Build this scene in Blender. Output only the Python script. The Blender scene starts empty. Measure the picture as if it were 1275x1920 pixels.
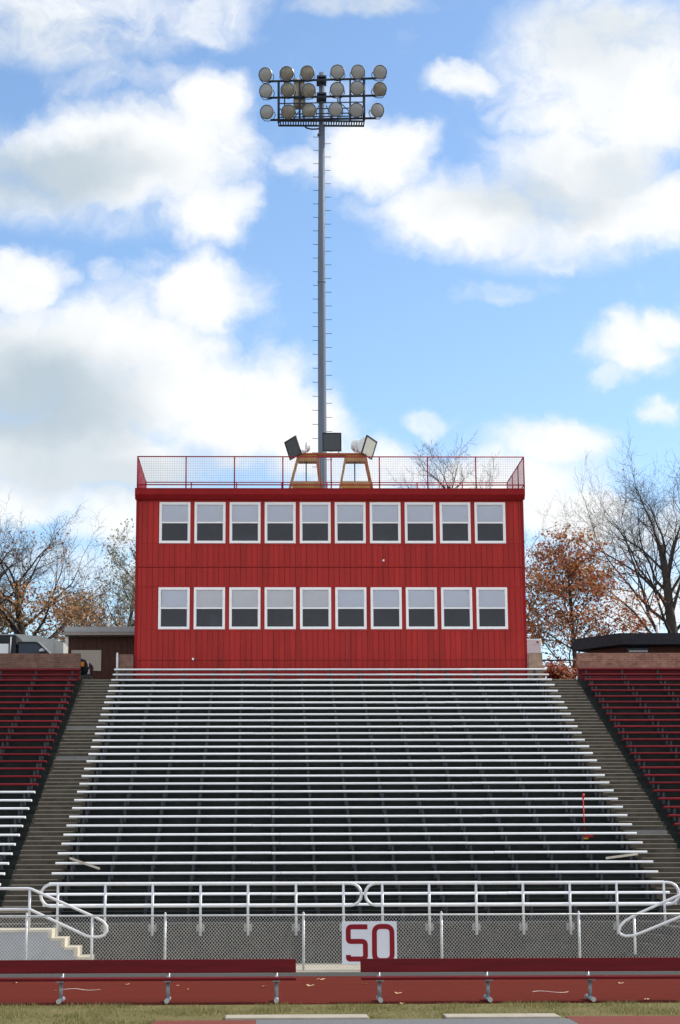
import bpy, math, random
from mathutils import Vector, Matrix, Euler

sc = bpy.context.scene
COL = sc.collection

# ------------------------------------------------------------------ camera
F, PITCH, YAW, ROLL, CH, PX = 3400.0, .189, .020, -.003, 2.547, 567.5
FW = Vector((math.sin(YAW)*math.cos(PITCH), math.cos(YAW)*math.cos(PITCH), math.sin(PITCH)))
_R = Vector((math.cos(YAW), -math.sin(YAW), 0)); _U = _R.cross(FW)
RT = math.cos(ROLL)*_R + math.sin(ROLL)*_U
UP = -math.sin(ROLL)*_R + math.cos(ROLL)*_U
cd = bpy.data.cameras.new('camera'); cam = bpy.data.objects.new('camera', cd); COL.objects.link(cam)
cam.matrix_world = Matrix(((RT.x, UP.x, -FW.x, 0), (RT.y, UP.y, -FW.y, 0), (RT.z, UP.z, -FW.z, CH), (0, 0, 0, 1)))
cd.sensor_fit = 'VERTICAL'; cd.sensor_height = 36.0; cd.sensor_width = 24.0
cd.lens = F/1920*36; cd.shift_x = 70/1920; cd.clip_start = .1; cd.clip_end = 5000
sc.camera = cam

def at(x, y, Y):
    """point of the plane at depth Y seen at photograph position (x, y) - measuring aid"""
    d = FW + RT*((x-PX)/F) + UP*((960-y)/F)
    return d*(Y/d.y) + Vector((0, 0, CH))
def gnd(x, y, z=0):
    d = FW + RT*((x-PX)/F) + UP*((960-y)/F)
    return d*((z-CH)/d.z) + Vector((0, 0, CH))

# ------------------------------------------------------------------ light
SUN_AZ, SUN_EL = math.radians(12), math.radians(36)      # azimuth counted from +X towards +Y
SUND = Vector((math.cos(SUN_AZ)*math.cos(SUN_EL), math.sin(SUN_AZ)*math.cos(SUN_EL), math.sin(SUN_EL)))
ld = bpy.data.lights.new('sun', 'SUN'); ld.energy = 3.3; ld.angle = math.radians(.53); ld.color = (1, .93, .83)
sun = bpy.data.objects.new('sun', ld); COL.objects.link(sun)
sun.location = (30, 20, 60); sun.rotation_euler = (-SUND).to_track_quat('-Z', 'Y').to_euler()
vs = sc.view_settings
vs.view_transform = 'Standard'; vs.look = 'None'; vs.gamma = 1; vs.use_curve_mapping = False
vs.exposure = .58
SKY_STRENGTH = .148
CLOUD = .91
CLOUD_REAR_FILL = 1.35        # unseen cloud behind the camera, brightened to fill the shaded facade

w = bpy.data.worlds.new('World'); sc.world = w; w.use_nodes = True
nt = w.node_tree; N = nt.nodes; Lk = nt.links
N.clear()
def wn(t, **k):
    n = N.new(t)
    for a, v in k.items(): setattr(n, a, v)
    return n
def wmath(op, a, b=None, c=None, clamp=False):
    n = wn('ShaderNodeMath', operation=op, use_clamp=clamp)
    for i, v in enumerate((a, b, c)):
        if v is None: continue
        if hasattr(v, 'links'): Lk.new(v, n.inputs[i])
        else: n.inputs[i].default_value = v
    return n.outputs[0]
def wvec(op, a, b=None):
    n = wn('ShaderNodeVectorMath', operation=op)
    for i, v in enumerate((a, b)):
        if v is None: continue
        if hasattr(v, 'links'): Lk.new(v, n.inputs[i])
        else: n.inputs[i].default_value = v
    return n.outputs['Value' if op in ('LENGTH', 'DISTANCE') else 0]
sky = wn('ShaderNodeTexSky', sky_type='NISHITA', sun_disc=False)
sky.sun_elevation = SUN_EL; sky.sun_rotation = math.radians(90) - SUN_AZ
sky.altitude = 100; sky.air_density = 1.0; sky.dust_density = .6; sky.ozone_density = 2.2
tc = wn('ShaderNodeTexCoord'); sep = wn('ShaderNodeSeparateXYZ'); Lk.new(tc.outputs['Generated'], sep.inputs[0])
dy = wmath('MAXIMUM', sep.outputs[1], .12)
cu = wmath('DIVIDE', sep.outputs[0], dy); cv = wmath('DIVIDE', sep.outputs[2], dy)
cmb = wn('ShaderNodeCombineXYZ'); Lk.new(cu, cmb.inputs[0]); Lk.new(cv, cmb.inputs[1])
uv = cmb.outputs[0]
def wnoise(vec, scale, detail, rough, dist=0.0):
    n = wn('ShaderNodeTexNoise'); Lk.new(vec, n.inputs['Vector'])
    n.inputs['Scale'].default_value = scale; n.inputs['Detail'].default_value = detail
    n.inputs['Roughness'].default_value = rough; n.inputs['Distortion'].default_value = dist
    return n
warp = wnoise(uv, 22, 5, .55)
wv = wvec('SCALE', wvec('SUBTRACT', warp.outputs['Color'], (.5, .5, .5)), None)
wv.node.inputs['Scale'].default_value = .046
q = wvec('ADD', uv, wv)
sepq = wn('ShaderNodeSeparateXYZ'); Lk.new(q, sepq.inputs[0])
q2 = wn('ShaderNodeCombineXYZ'); Lk.new(sepq.outputs[0], q2.inputs[0]); Lk.new(sepq.outputs[1], q2.inputs[1])
Q = q2.outputs[0]
def dirpx(x, y):
    d = FW + RT*((x-PX)/F) + UP*((960-y)/F)
    return d.x/d.y, d.z/d.y
def blobs(lst, Q=None):
    Q = Q or globals()['Q']
    out = None
    for cx, cy, rx, ry, s in lst:
        u, v = dirpx(cx, cy)
        d = wvec('SUBTRACT', Q, (u, v, 0))
        d = wvec('MULTIPLY', d, (F/rx, F/ry, 0))
        l = wvec('LENGTH', d)
        m = wn('ShaderNodeMapRange', interpolation_type='SMOOTHSTEP')
        Lk.new(l, m.inputs[0])
        m.inputs[1].default_value = 1.5; m.inputs[2].default_value = .35
        m.inputs[3].default_value = 0; m.inputs[4].default_value = s
        out = m.outputs[0] if out is None else wmath('MAXIMUM', out, m.outputs[0])
    return out
# cloud banks of the sky, as places on the sky dome
cloud_list = [(380, 20, 150, 80, .62), (250, 150, 150, 50, .45),
    (230, 300, 270, 125, 1), (400, 215, 85, 105, 1), (395, 390, 85, 85, .95), 
    (40, 540, 110, 90, 1), (365, 555, 130, 100, 1), (180, 700, 330, 170, 1), (420, 760, 190, 130, 1), (560, 810, 130, 85, .95), (120, 850, 320, 80, 1),
    (190, 520, 50, 35, .45), (20, 930, 200, 60, .85), (220, 960, 130, 70, .8),
    (660, 10, 130, 35, .65), (865, 150, 85, 38, .8), (700, 290, 130, 85, 1), (560, 310, 75, 50, .62),
    (880, 400, 210, 95, 1), (1090, 330, 210, 110, .95), (1010, 210, 100, 55, .7), (1200, 400, 200, 85, .95), (1060, 490, 80, 28, .6),
    (1185, 655, 95, 60, .95), (1250, 625, 60, 45, .9), (1150, 715, 55, 32, .55), (1255, 780, 50, 35, .7),
    (805, 785, 55, 26, .5), (1030, 830, 120, 55, .95), (960, 900, 170, 70, .95), (700, 880, 150, 60, .8), (1090, 960, 130, 80, .9), (1230, 1000, 170, 60, .7), (1240, 1150, 160, 60, .8), (640, 1060, 900, 45, .55), (640, 180, 60, 40, .35), (930, 540, 120, 30, .35)]
mask_b = blobs(cloud_list)
fb = wnoise(Q, 30, 9, .62)
fb2 = wnoise(Q, 9, 5, .5)
dens = wmath('ADD', mask_b, wmath('MULTIPLY', wmath('SUBTRACT', fb.outputs[0], .5), 1.15))
soft = wnoise(uv, 7, 4, .5)
veil = wmath('MULTIPLY', blobs([(120, 40, 330, 125, 1), (1170, 150, 340, 270, 1), (800, 5, 200, 40, .55), (60, 330, 260, 130, .9), (110, 820, 380, 160, 1), (1000, 420, 330, 120, .9), (250, 380, 260, 110, .7), (1000, 880, 260, 130, .75), (1180, 1050, 260, 120, .7)], uv),
             wmath('ADD', wmath('MULTIPLY', soft.outputs[0], 1.1), wmath('ADD', wmath('MULTIPLY', fb.outputs[0], 1.1), -.30)), None, True)
vm = wn('ShaderNodeMapRange', interpolation_type='SMOOTHSTEP'); Lk.new(veil, vm.inputs[0]); vm.inputs[1].default_value = .30; vm.inputs[2].default_value = 1.0; veil = vm.outputs[0]
# rest of the dome: unseen broken cloud, added dense to light the facade
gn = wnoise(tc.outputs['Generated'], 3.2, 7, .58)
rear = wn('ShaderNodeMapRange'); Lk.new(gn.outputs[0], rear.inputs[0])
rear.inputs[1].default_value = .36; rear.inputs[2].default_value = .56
inview = wn('ShaderNodeMapRange'); Lk.new(sep.outputs[1], inview.inputs[0])
inview.inputs[1].default_value = .55; inview.inputs[2].default_value = .75
dmap = wn('ShaderNodeMapRange', interpolation_type='SMOOTHSTEP'); Lk.new(dens, dmap.inputs[0])
dmap.inputs[1].default_value = .08; dmap.inputs[2].default_value = 1.0
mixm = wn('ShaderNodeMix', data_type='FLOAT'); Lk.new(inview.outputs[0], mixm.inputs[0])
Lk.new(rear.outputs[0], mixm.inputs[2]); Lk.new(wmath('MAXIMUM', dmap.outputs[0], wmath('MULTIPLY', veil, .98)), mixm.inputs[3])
# thick cloud is white on top and greyer in its body
grey_b = blobs([(110, 330, 210, 70, 1), (60, 770, 240, 130, 1), (170, 880, 250, 60, .7), (1010, 370, 190, 60, .6), (1150, 60, 180, 80, .45), (60, 90, 260, 90, .4), (1160, 330, 160, 50, .5), (660, 10, 150, 60, .6)])
gr = wmath('ADD', wmath('MULTIPLY', grey_b, .9), wmath('MULTIPLY', wmath('SUBTRACT', fb2.outputs[0], .5), .9), None, True)
cc = wn('ShaderNodeMix', data_type='RGBA'); Lk.new(gr, cc.inputs[0])
cc.inputs[6].default_value = (.755, .765, .77, 1); cc.inputs[7].default_value = (.39, .465, .525, 1)
hs = wn('ShaderNodeHueSaturation'); hs.inputs['Saturation'].default_value = 1.06; Lk.new(sky.outputs[0], hs.inputs['Color'])
bg1 = wn('ShaderNodeBackground'); Lk.new(hs.outputs[0], bg1.inputs[0]); bg1.inputs[1].default_value = SKY_STRENGTH
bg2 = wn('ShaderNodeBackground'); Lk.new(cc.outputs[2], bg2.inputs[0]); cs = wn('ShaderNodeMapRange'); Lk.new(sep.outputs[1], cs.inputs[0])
cs.inputs[1].default_value = .5; cs.inputs[2].default_value = -.2; cs.inputs[3].default_value = CLOUD; cs.inputs[4].default_value = CLOUD_REAR_FILL; Lk.new(cs.outputs[0], bg2.inputs[1])
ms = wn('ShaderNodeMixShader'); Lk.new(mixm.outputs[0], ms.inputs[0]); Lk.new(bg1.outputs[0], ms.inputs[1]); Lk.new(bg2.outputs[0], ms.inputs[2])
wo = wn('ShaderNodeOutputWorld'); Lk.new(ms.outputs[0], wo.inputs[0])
w.cycles.sampling_method = 'MANUAL'; w.cycles.sample_map_resolution = 1024

# ------------------------------------------------------------------ materials
def new_mat(name):
    m = bpy.data.materials.new(name); m.use_nodes = True
    return m, m.node_tree, m.node_tree.nodes['Principled BSDF']
def mat(name, col, rough=.6, metal=0.0, var=.12, scale=6.0, dirt=None, dscale=1.2, damt=.4, bump=0.0, bscale=60.0, stretch=None, spec=.2, isl=0, objr=0):
    """paint / stone with soft variation, optional dirt patches and fine bump"""
    m, t, b = new_mat(name); n, l = t.nodes, t.links
    co = n.new('ShaderNodeTexCoord'); src = co.outputs['Object']
    if stretch:
        mp = n.new('ShaderNodeMapping'); mp.inputs['Scale'].default_value = stretch; l.new(src, mp.inputs[0]); src = mp.outputs[0]
    no = n.new('ShaderNodeTexNoise'); l.new(src, no.inputs['Vector'])
    no.inputs['Scale'].default_value = scale; no.inputs['Detail'].default_value = 6; no.inputs['Roughness'].default_value = .62
    r = n.new('ShaderNodeValToRGB'); l.new(no.outputs[0], r.inputs[0])
    r.color_ramp.elements[0].position = .3; r.color_ramp.elements[1].position = .72
    r.color_ramp.elements[0].color = tuple(c*(1-var) for c in col)+(1,)
    r.color_ramp.elements[1].color = tuple(min(1, c*(1+var)) for c in col)+(1,)
    out = r.outputs[0]
    if dirt:
        n2 = n.new('ShaderNodeTexNoise'); l.new(src, n2.inputs['Vector'])
        n2.inputs['Scale'].default_value = dscale; n2.inputs['Detail'].default_value = 9; n2.inputs['Roughness'].default_value = .7
        mr = n.new('ShaderNodeMapRange'); l.new(n2.outputs[0], mr.inputs[0])
        mr.inputs[1].default_value = .45; mr.inputs[2].default_value = .7; mr.inputs[4].default_value = damt
        mx = n.new('ShaderNodeMix'); mx.data_type = 'RGBA'; l.new(mr.outputs[0], mx.inputs[0]); l.new(out, mx.inputs[6])
        mx.inputs[7].default_value = tuple(dirt)+(1,); out = mx.outputs[2]
    if isl or objr:
        g = n.new('ShaderNodeNewGeometry' if isl else 'ShaderNodeObjectInfo'); mr2 = n.new('ShaderNodeMapRange'); l.new(g.outputs['Random Per Island' if isl else 'Random'], mr2.inputs[0]); mr2.inputs[3].default_value = 1-(isl or objr); mr2.inputs[4].default_value = 1+(isl or objr)
        mx2 = n.new('ShaderNodeMix'); mx2.data_type = 'RGBA'; mx2.blend_type = 'MULTIPLY'; mx2.inputs[0].default_value = 1; l.new(out, mx2.inputs[6]); l.new(mr2.outputs[0], mx2.inputs[7]); out = mx2.outputs[2]
    l.new(out, b.inputs['Base Color'])
    b.inputs['Roughness'].default_value = rough; b.inputs['Metallic'].default_value = metal
    if spec is not None: b.inputs['Specular IOR Level'].default_value = spec
    if bump:
        n3 = n.new('ShaderNodeTexNoise'); l.new(co.outputs['Object'], n3.inputs['Vector'])
        n3.inputs['Scale'].default_value = bscale; n3.inputs['Detail'].default_value = 5
        bp = n.new('ShaderNodeBump'); bp.inputs['Strength'].default_value = bump; bp.inputs['Distance'].default_value = .02
        l.new(n3.outputs[0], bp.inputs['Height']); l.new(bp.outputs[0], b.inputs['Normal'])
    return m
def leaf_mat(name, cols):
    m, t, b = new_mat(name); n, l = t.nodes, t.links
    g = n.new('ShaderNodeNewGeometry'); r = n.new('ShaderNodeValToRGB'); l.new(g.outputs['Random Per Island'], r.inputs[0])
    r.color_ramp.interpolation = 'CONSTANT'
    e = r.color_ramp.elements
    e[0].position = 0; e[0].color = cols[0]+(1,); e[1].position = 1/len(cols); e[1].color = cols[1]+(1,)
    for i, c in enumerate(cols[2:], 2):
        x = e.new(i/len(cols)); x.color = c+(1,)
    l.new(r.outputs[0], b.inputs['Base Color']); b.inputs['Roughness'].default_value = .6
    tr = n.new('ShaderNodeBsdfTranslucent'); l.new(r.outputs[0], tr.inputs[0])
    mx = n.new('ShaderNodeMixShader'); mx.inputs[0].default_value = .3
    l.new(b.outputs[0], mx.inputs[1]); l.new(tr.outputs[0], mx.inputs[2]); l.new(mx.outputs[0], n['Material Output'].inputs[0])
    return m
def glass_mat(name, tint, refl=.02):
    m, t, b = new_mat(name); n, l = t.nodes, t.links; n.remove(b)
    tr = n.new('ShaderNodeBsdfTransparent'); tr.inputs[0].default_value = tuple(tint)+(1,)
    gl = n.new('ShaderNodeBsdfGlossy'); gl.inputs['Roughness'].default_value = .03; gl.inputs[0].default_value = (.80, .86, 1.0, 1)
    fr = n.new('ShaderNodeFresnel'); fr.inputs[0].default_value = 1.5
    ad = n.new('ShaderNodeMath'); ad.operation = 'ADD'; l.new(fr.outputs[0], ad.inputs[0]); ad.inputs[1].default_value = refl
    mx = n.new('ShaderNodeMixShader'); l.new(ad.outputs[0], mx.inputs[0]); l.new(tr.outputs[0], mx.inputs[1]); l.new(gl.outputs[0], mx.inputs[2])
    l.new(mx.outputs[0], n['Material Output'].inputs[0])
    return m
def brick_mat(name, c1, c2, mortar, scale=1.0):
    m, t, b = new_mat(name); n, l = t.nodes, t.links
    co = n.new('ShaderNodeTexCoord'); mp = n.new('ShaderNodeMapping'); l.new(co.outputs['Object'], mp.inputs[0])
    mp.inputs['Rotation'].default_value = (math.radians(90), 0, 0)
    br = n.new('ShaderNodeTexBrick'); l.new(mp.outputs[0], br.inputs['Vector'])
    br.inputs['Color1'].default_value = c1+(1,); br.inputs['Color2'].default_value = c2+(1,); br.inputs['Mortar'].default_value = mortar+(1,)
    br.inputs['Scale'].default_value = scale; br.inputs['Mortar Size'].default_value = .008; br.inputs['Brick Width'].default_value = .30; br.inputs['Row Height'].default_value = .085
    no = n.new('ShaderNodeTexNoise'); l.new(co.outputs['Object'], no.inputs['Vector']); no.inputs['Scale'].default_value = 4; no.inputs['Detail'].default_value = 7
    mr = n.new('ShaderNodeMapRange'); l.new(no.outputs[0], mr.inputs[0]); mr.inputs[1].default_value = .3; mr.inputs[2].default_value = .7; mr.inputs[3].default_value = .6; mr.inputs[4].default_value = 1.15
    mx = n.new('ShaderNodeMix'); mx.data_type = 'RGBA'; mx.blend_type = 'MULTIPLY'; mx.inputs[0].default_value = 1
    l.new(br.outputs[0], mx.inputs[6]); l.new(mr.outputs[0], mx.inputs[7]); l.new(mx.outputs[2], b.inputs['Base Color']); b.inputs['Roughness'].default_value = .85
    return m
M = {}
M['red_wall'] = mat('red_painted_siding', (.355, .027, .024), .55, spec=.12, isl=.06, var=.12, scale=1.6, dirt=(.22, .022, .022), dscale=1.4, damt=.75, stretch=(1.6, 1.6, .16))
M['red_trim'] = mat('red_painted_trim', (.24, .010, .012), .55, spec=.12, var=.12, scale=3)
M['rail_red'] = mat('red_painted_pipe', (.26, .010, .026), .5, var=.15, scale=8)
M['mesh_wire'] = mat('railing_wire', (.42, .36, .38), .5, var=.1)
M['white'] = mat('white_window_frame', (.82, .82, .83), .4, var=.03, dirt=(.6, .58, .55), dscale=3, damt=.15)
M['blind'] = mat('white_window_blind', (.88, .90, .94), .8, var=.03, scale=2)
M['blind_b'] = mat('cream_window_blind', (.90, .885, .86), .8, var=.04, scale=2)
M['room'] = mat('dim_room', (.022, .022, .027), .8, isl=.5, var=.35, scale=1.5)
M['glass'] = glass_mat('window_glass', (.95, .965, 1.0), .0)
M['seat_al'] = mat('weathered_aluminium', (.70, .715, .73), .45, .0, objr=.09, var=.08, scale=3, dirt=(.52, .52, .50), dscale=2.2, damt=.35, stretch=(.4, 3, 3))
M['seat_red'] = mat('red_bench_paint', (.135, .009, .013), .5, spec=.1, objr=.22, var=.2, scale=3, dirt=(.16, .02, .03), dscale=2.5, damt=.5)
M['bracket'] = mat('dark_steel_bracket', (.045, .050, .058), .6, .1, var=.25, scale=12)
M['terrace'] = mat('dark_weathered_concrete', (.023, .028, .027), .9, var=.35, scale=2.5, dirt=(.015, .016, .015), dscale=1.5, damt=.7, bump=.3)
M['stairs'] = mat('brown_weathered_concrete', (.082, .070, .056), .9, var=.25, scale=3, dirt=(.040, .035, .028), dscale=2.0, damt=.75, bump=.3)
M['patch'] = mat('pale_concrete_patch', (.19, .19, .185), .85, var=.15, scale=4)
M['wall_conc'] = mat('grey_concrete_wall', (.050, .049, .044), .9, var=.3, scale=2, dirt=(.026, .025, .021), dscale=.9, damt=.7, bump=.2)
M['step_sunlit'] = mat('cream_sunlit_concrete', (.52, .48, .38), .8, var=.14, scale=6, dirt=(.38, .34, .27), dscale=4, damt=.5)  # sunlight on treads and risers put into the colour
M['step_side_shade'] = mat('shaded_blue_grey_concrete', (.30, .32, .35), .85, var=.15, scale=2, dirt=(.2, .2, .21), dscale=1.2, damt=.5)  # shade of the side wall put into the blue-grey tone
M['rail_al'] = mat('aluminium_pipe', (.60, .61, .63), .35, .2, var=.06, scale=6)
M['galv'] = mat('galvanised_steel', (.56, .57, .57), .45, .3, var=.22, scale=14)
M['plate'] = mat('dull_steel_plate', (.27, .27, .265), .6, .1, var=.2, scale=14)
M['wire'] = mat('galvanised_wire', (.80, .79, .75), .4, .2, var=.05)
M['sign'] = mat('white_sign_board', (.66, .68, .73), .5, var=.04, scale=2, dirt=(.6, .6, .6), dscale=3, damt=.2)
M['sign_red'] = mat('red_sign_paint', (.22, .007, .015), .5, var=.06)
M['bench_red'] = mat('dark_red_bench', (.115, .006, .009), .5, spec=.12, var=.2, scale=5, dirt=(.06, .006, .008), dscale=3, damt=.55, stretch=(.25, 1, 3))
M['bench_leg'] = mat('grey_bench_leg', (.30, .33, .36), .45, .4, var=.2, scale=10)
M['cap'] = mat('pale_cap', (.40, .40, .39), .5)
M['mast'] = mat('grey_mast_steel', (.12, .145, .19), .5, .0, var=.12, scale=2, stretch=(1, 1, .15))
M['mast_dark'] = mat('dark_mast_steel', (.032, .042, .062), .55, .1, var=.2, scale=5)
M['lamp_lens'] = mat('floodlight_lens', (.27, .28, .275), .22, .1, var=.12, scale=2)
M['lamp_lens_b'] = mat('floodlight_lens_amber', (.20, .19, .16), .22, .2, var=.4, scale=3.2)
M['lamp_body'] = mat('floodlight_housing', (.62, .62, .60), .35, .5, var=.1)
M['ballast'] = mat('ballast_box', (.34, .31, .26), .6, .2, var=.3, scale=6)
M['spk_face'] = mat('speaker_grille', (.070, .080, .085), .7, var=.1)
M['spk_face_lit'] = mat('sunlit_speaker_grille', (.36, .37, .33), .7, var=.1)  # paler copy of the grille, sunlight put into its colour
M['spk_rim'] = mat('black_rim', (.015, .016, .022), .45)
M['spk_body'] = mat('pale_speaker_drum', (.62, .64, .65), .5, var=.08)
M['plywood'] = mat('tan_timber', (.36, .19, .06), .75, var=.25, scale=5, stretch=(1, 1, .3))
M['timber_red'] = mat('red_brown_timber', (.33, .085, .03), .7, var=.25, scale=5)
M['brick'] = brick_mat('brown_brick', (.145, .068, .050), (.20, .10, .07), (.17, .125, .10))
M['brick_b'] = brick_mat('red_brick', (.24, .095, .065), (.32, .15, .10), (.30, .22, .18))
M['brick_tan'] = brick_mat('tan_brick', (.30, .19, .13), (.36, .23, .16), (.30, .25, .2))
M['wood_brown'] = mat('brown_board_siding', (.085, .042, .032), .8, var=.3, scale=4, stretch=(6, 6, .4))
M['fascia_grey'] = mat('grey_fascia', (.33, .35, .36), .6, var=.1)
M['soffit'] = mat('dusty_soffit', (.30, .27, .25), .8, var=.1)
M['board'] = mat('pale_plywood', (.50, .46, .40), .8, var=.15, scale=4, stretch=(5, 5, .5))
M['roof_black'] = mat('black_roof', (.016, .018, .024), .55, var=.3)
M['car_black'] = mat('black_car_paint', (.008, .009, .013), .2, var=.1)
M['car_glass'] = mat('dark_car_glass', (.02, .035, .06), .05, var=.1)
M['chrome'] = mat('chrome', (.30, .30, .32), .25, .9, var=.05)
M['tyre'] = mat('tyre_rubber', (.02, .02, .02), .85)
M['amber'] = mat('amber_lens', (.55, .16, .01), .3)
M['white_box'] = mat('white_trailer_paint', (.72, .74, .76), .5, var=.05)
M['grey_box'] = mat('grey_trailer_paint', (.42, .44, .42), .6, var=.1)
M['bark'] = mat('grey_bark', (.095, .080, .070), .9, var=.35, scale=5, stretch=(1, 1, .3))
M['bark_dark'] = mat('dark_bark', (.055, .046, .042), .9, var=.35, scale=5, stretch=(1, 1, .3))
M['leaf_rust'] = leaf_mat('rust_leaves', [(.44, .15, .045), (.29, .075, .03), (.50, .23, .075), (.17, .06, .03), (.40, .20, .055), (.40, .115, .06)])
M['leaf_brown'] = leaf_mat('brown_leaves', [(.36, .18, .07), (.48, .27, .12), (.20, .10, .05), (.42, .18, .06), (.13, .11, .05), (.55, .36, .20)])
M['leaf_green'] = leaf_mat('dull_green_needles', [(.085, .10, .045), (.12, .13, .065), (.06, .075, .035), (.15, .14, .07)])
M['leaf_pale'] = leaf_mat('pale_green_needles', [(.32, .33, .22), (.42, .42, .31), (.22, .24, .15), (.40, .33, .20)])
M['leaf_red'] = leaf_mat('red_brown_leaves', [(.38, .10, .03), (.30, .07, .03), (.22, .06, .03), (.40, .16, .05)])
M['dead_leaf'] = mat('fallen_leaf', (.55, .36, .20), .7, var=.2)
M['track'] = mat('red_track_rubber', (.115, .021, .014), .95, spec=.03, var=.25, scale=55, dirt=(.078, .018, .013), dscale=1.6, damt=.6, bump=.5, bscale=130, stretch=(.08, 1, 1))
M['soil'] = mat('packed_soil', (.17, .13, .085), .95, var=.3, scale=4, dirt=(.10, .095, .04), dscale=1.5, damt=.6, bump=.5)
M['turf'] = mat('half_dry_turf', (.15, .125, .048), .95, var=.35, scale=14, dirt=(.075, .085, .022), dscale=1.6, damt=.85, bump=.6, bscale=160)
M['asphalt'] = mat('grey_asphalt', (.14, .143, .148), .9, var=.2, scale=40, bump=.4, bscale=200)
M['asphalt_dark'] = mat('dark_asphalt', (.055, .055, .055), .9, var=.3, scale=20, bump=.4, bscale=200)
M['kerb'] = mat('pale_kerb_concrete', (.34, .31, .25), .85, var=.15, scale=12, dirt=(.24, .21, .15), dscale=3, damt=.5, bump=.3)
M['rubber_red'] = mat('red_rubber_mat', (.16, .04, .03), .9, var=.2, scale=40, bump=.4, bscale=150)
M['mark'] = mat('worn_white_paint', (.50, .42, .38), .8, var=.3, scale=10)
M['broom_red'] = mat('red_plastic', (.40, .014, .016), .4, var=.1)
M['yellow'] = mat('yellow_plastic', (.6, .35, .04), .5)
M['slat'] = mat('bleached_wood', (.44, .40, .33), .8, var=.2, scale=5)
M['brown_strip'] = mat('dark_red_board', (.15, .02, .025), .6, var=.2, scale=4)
M['grass_blade'] = leaf_mat('grass_blades', [(.14, .15, .035), (.20, .18, .06), (.26, .21, .085), (.08, .11, .022), (.31, .25, .115), (.17, .15, .045)])

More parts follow.
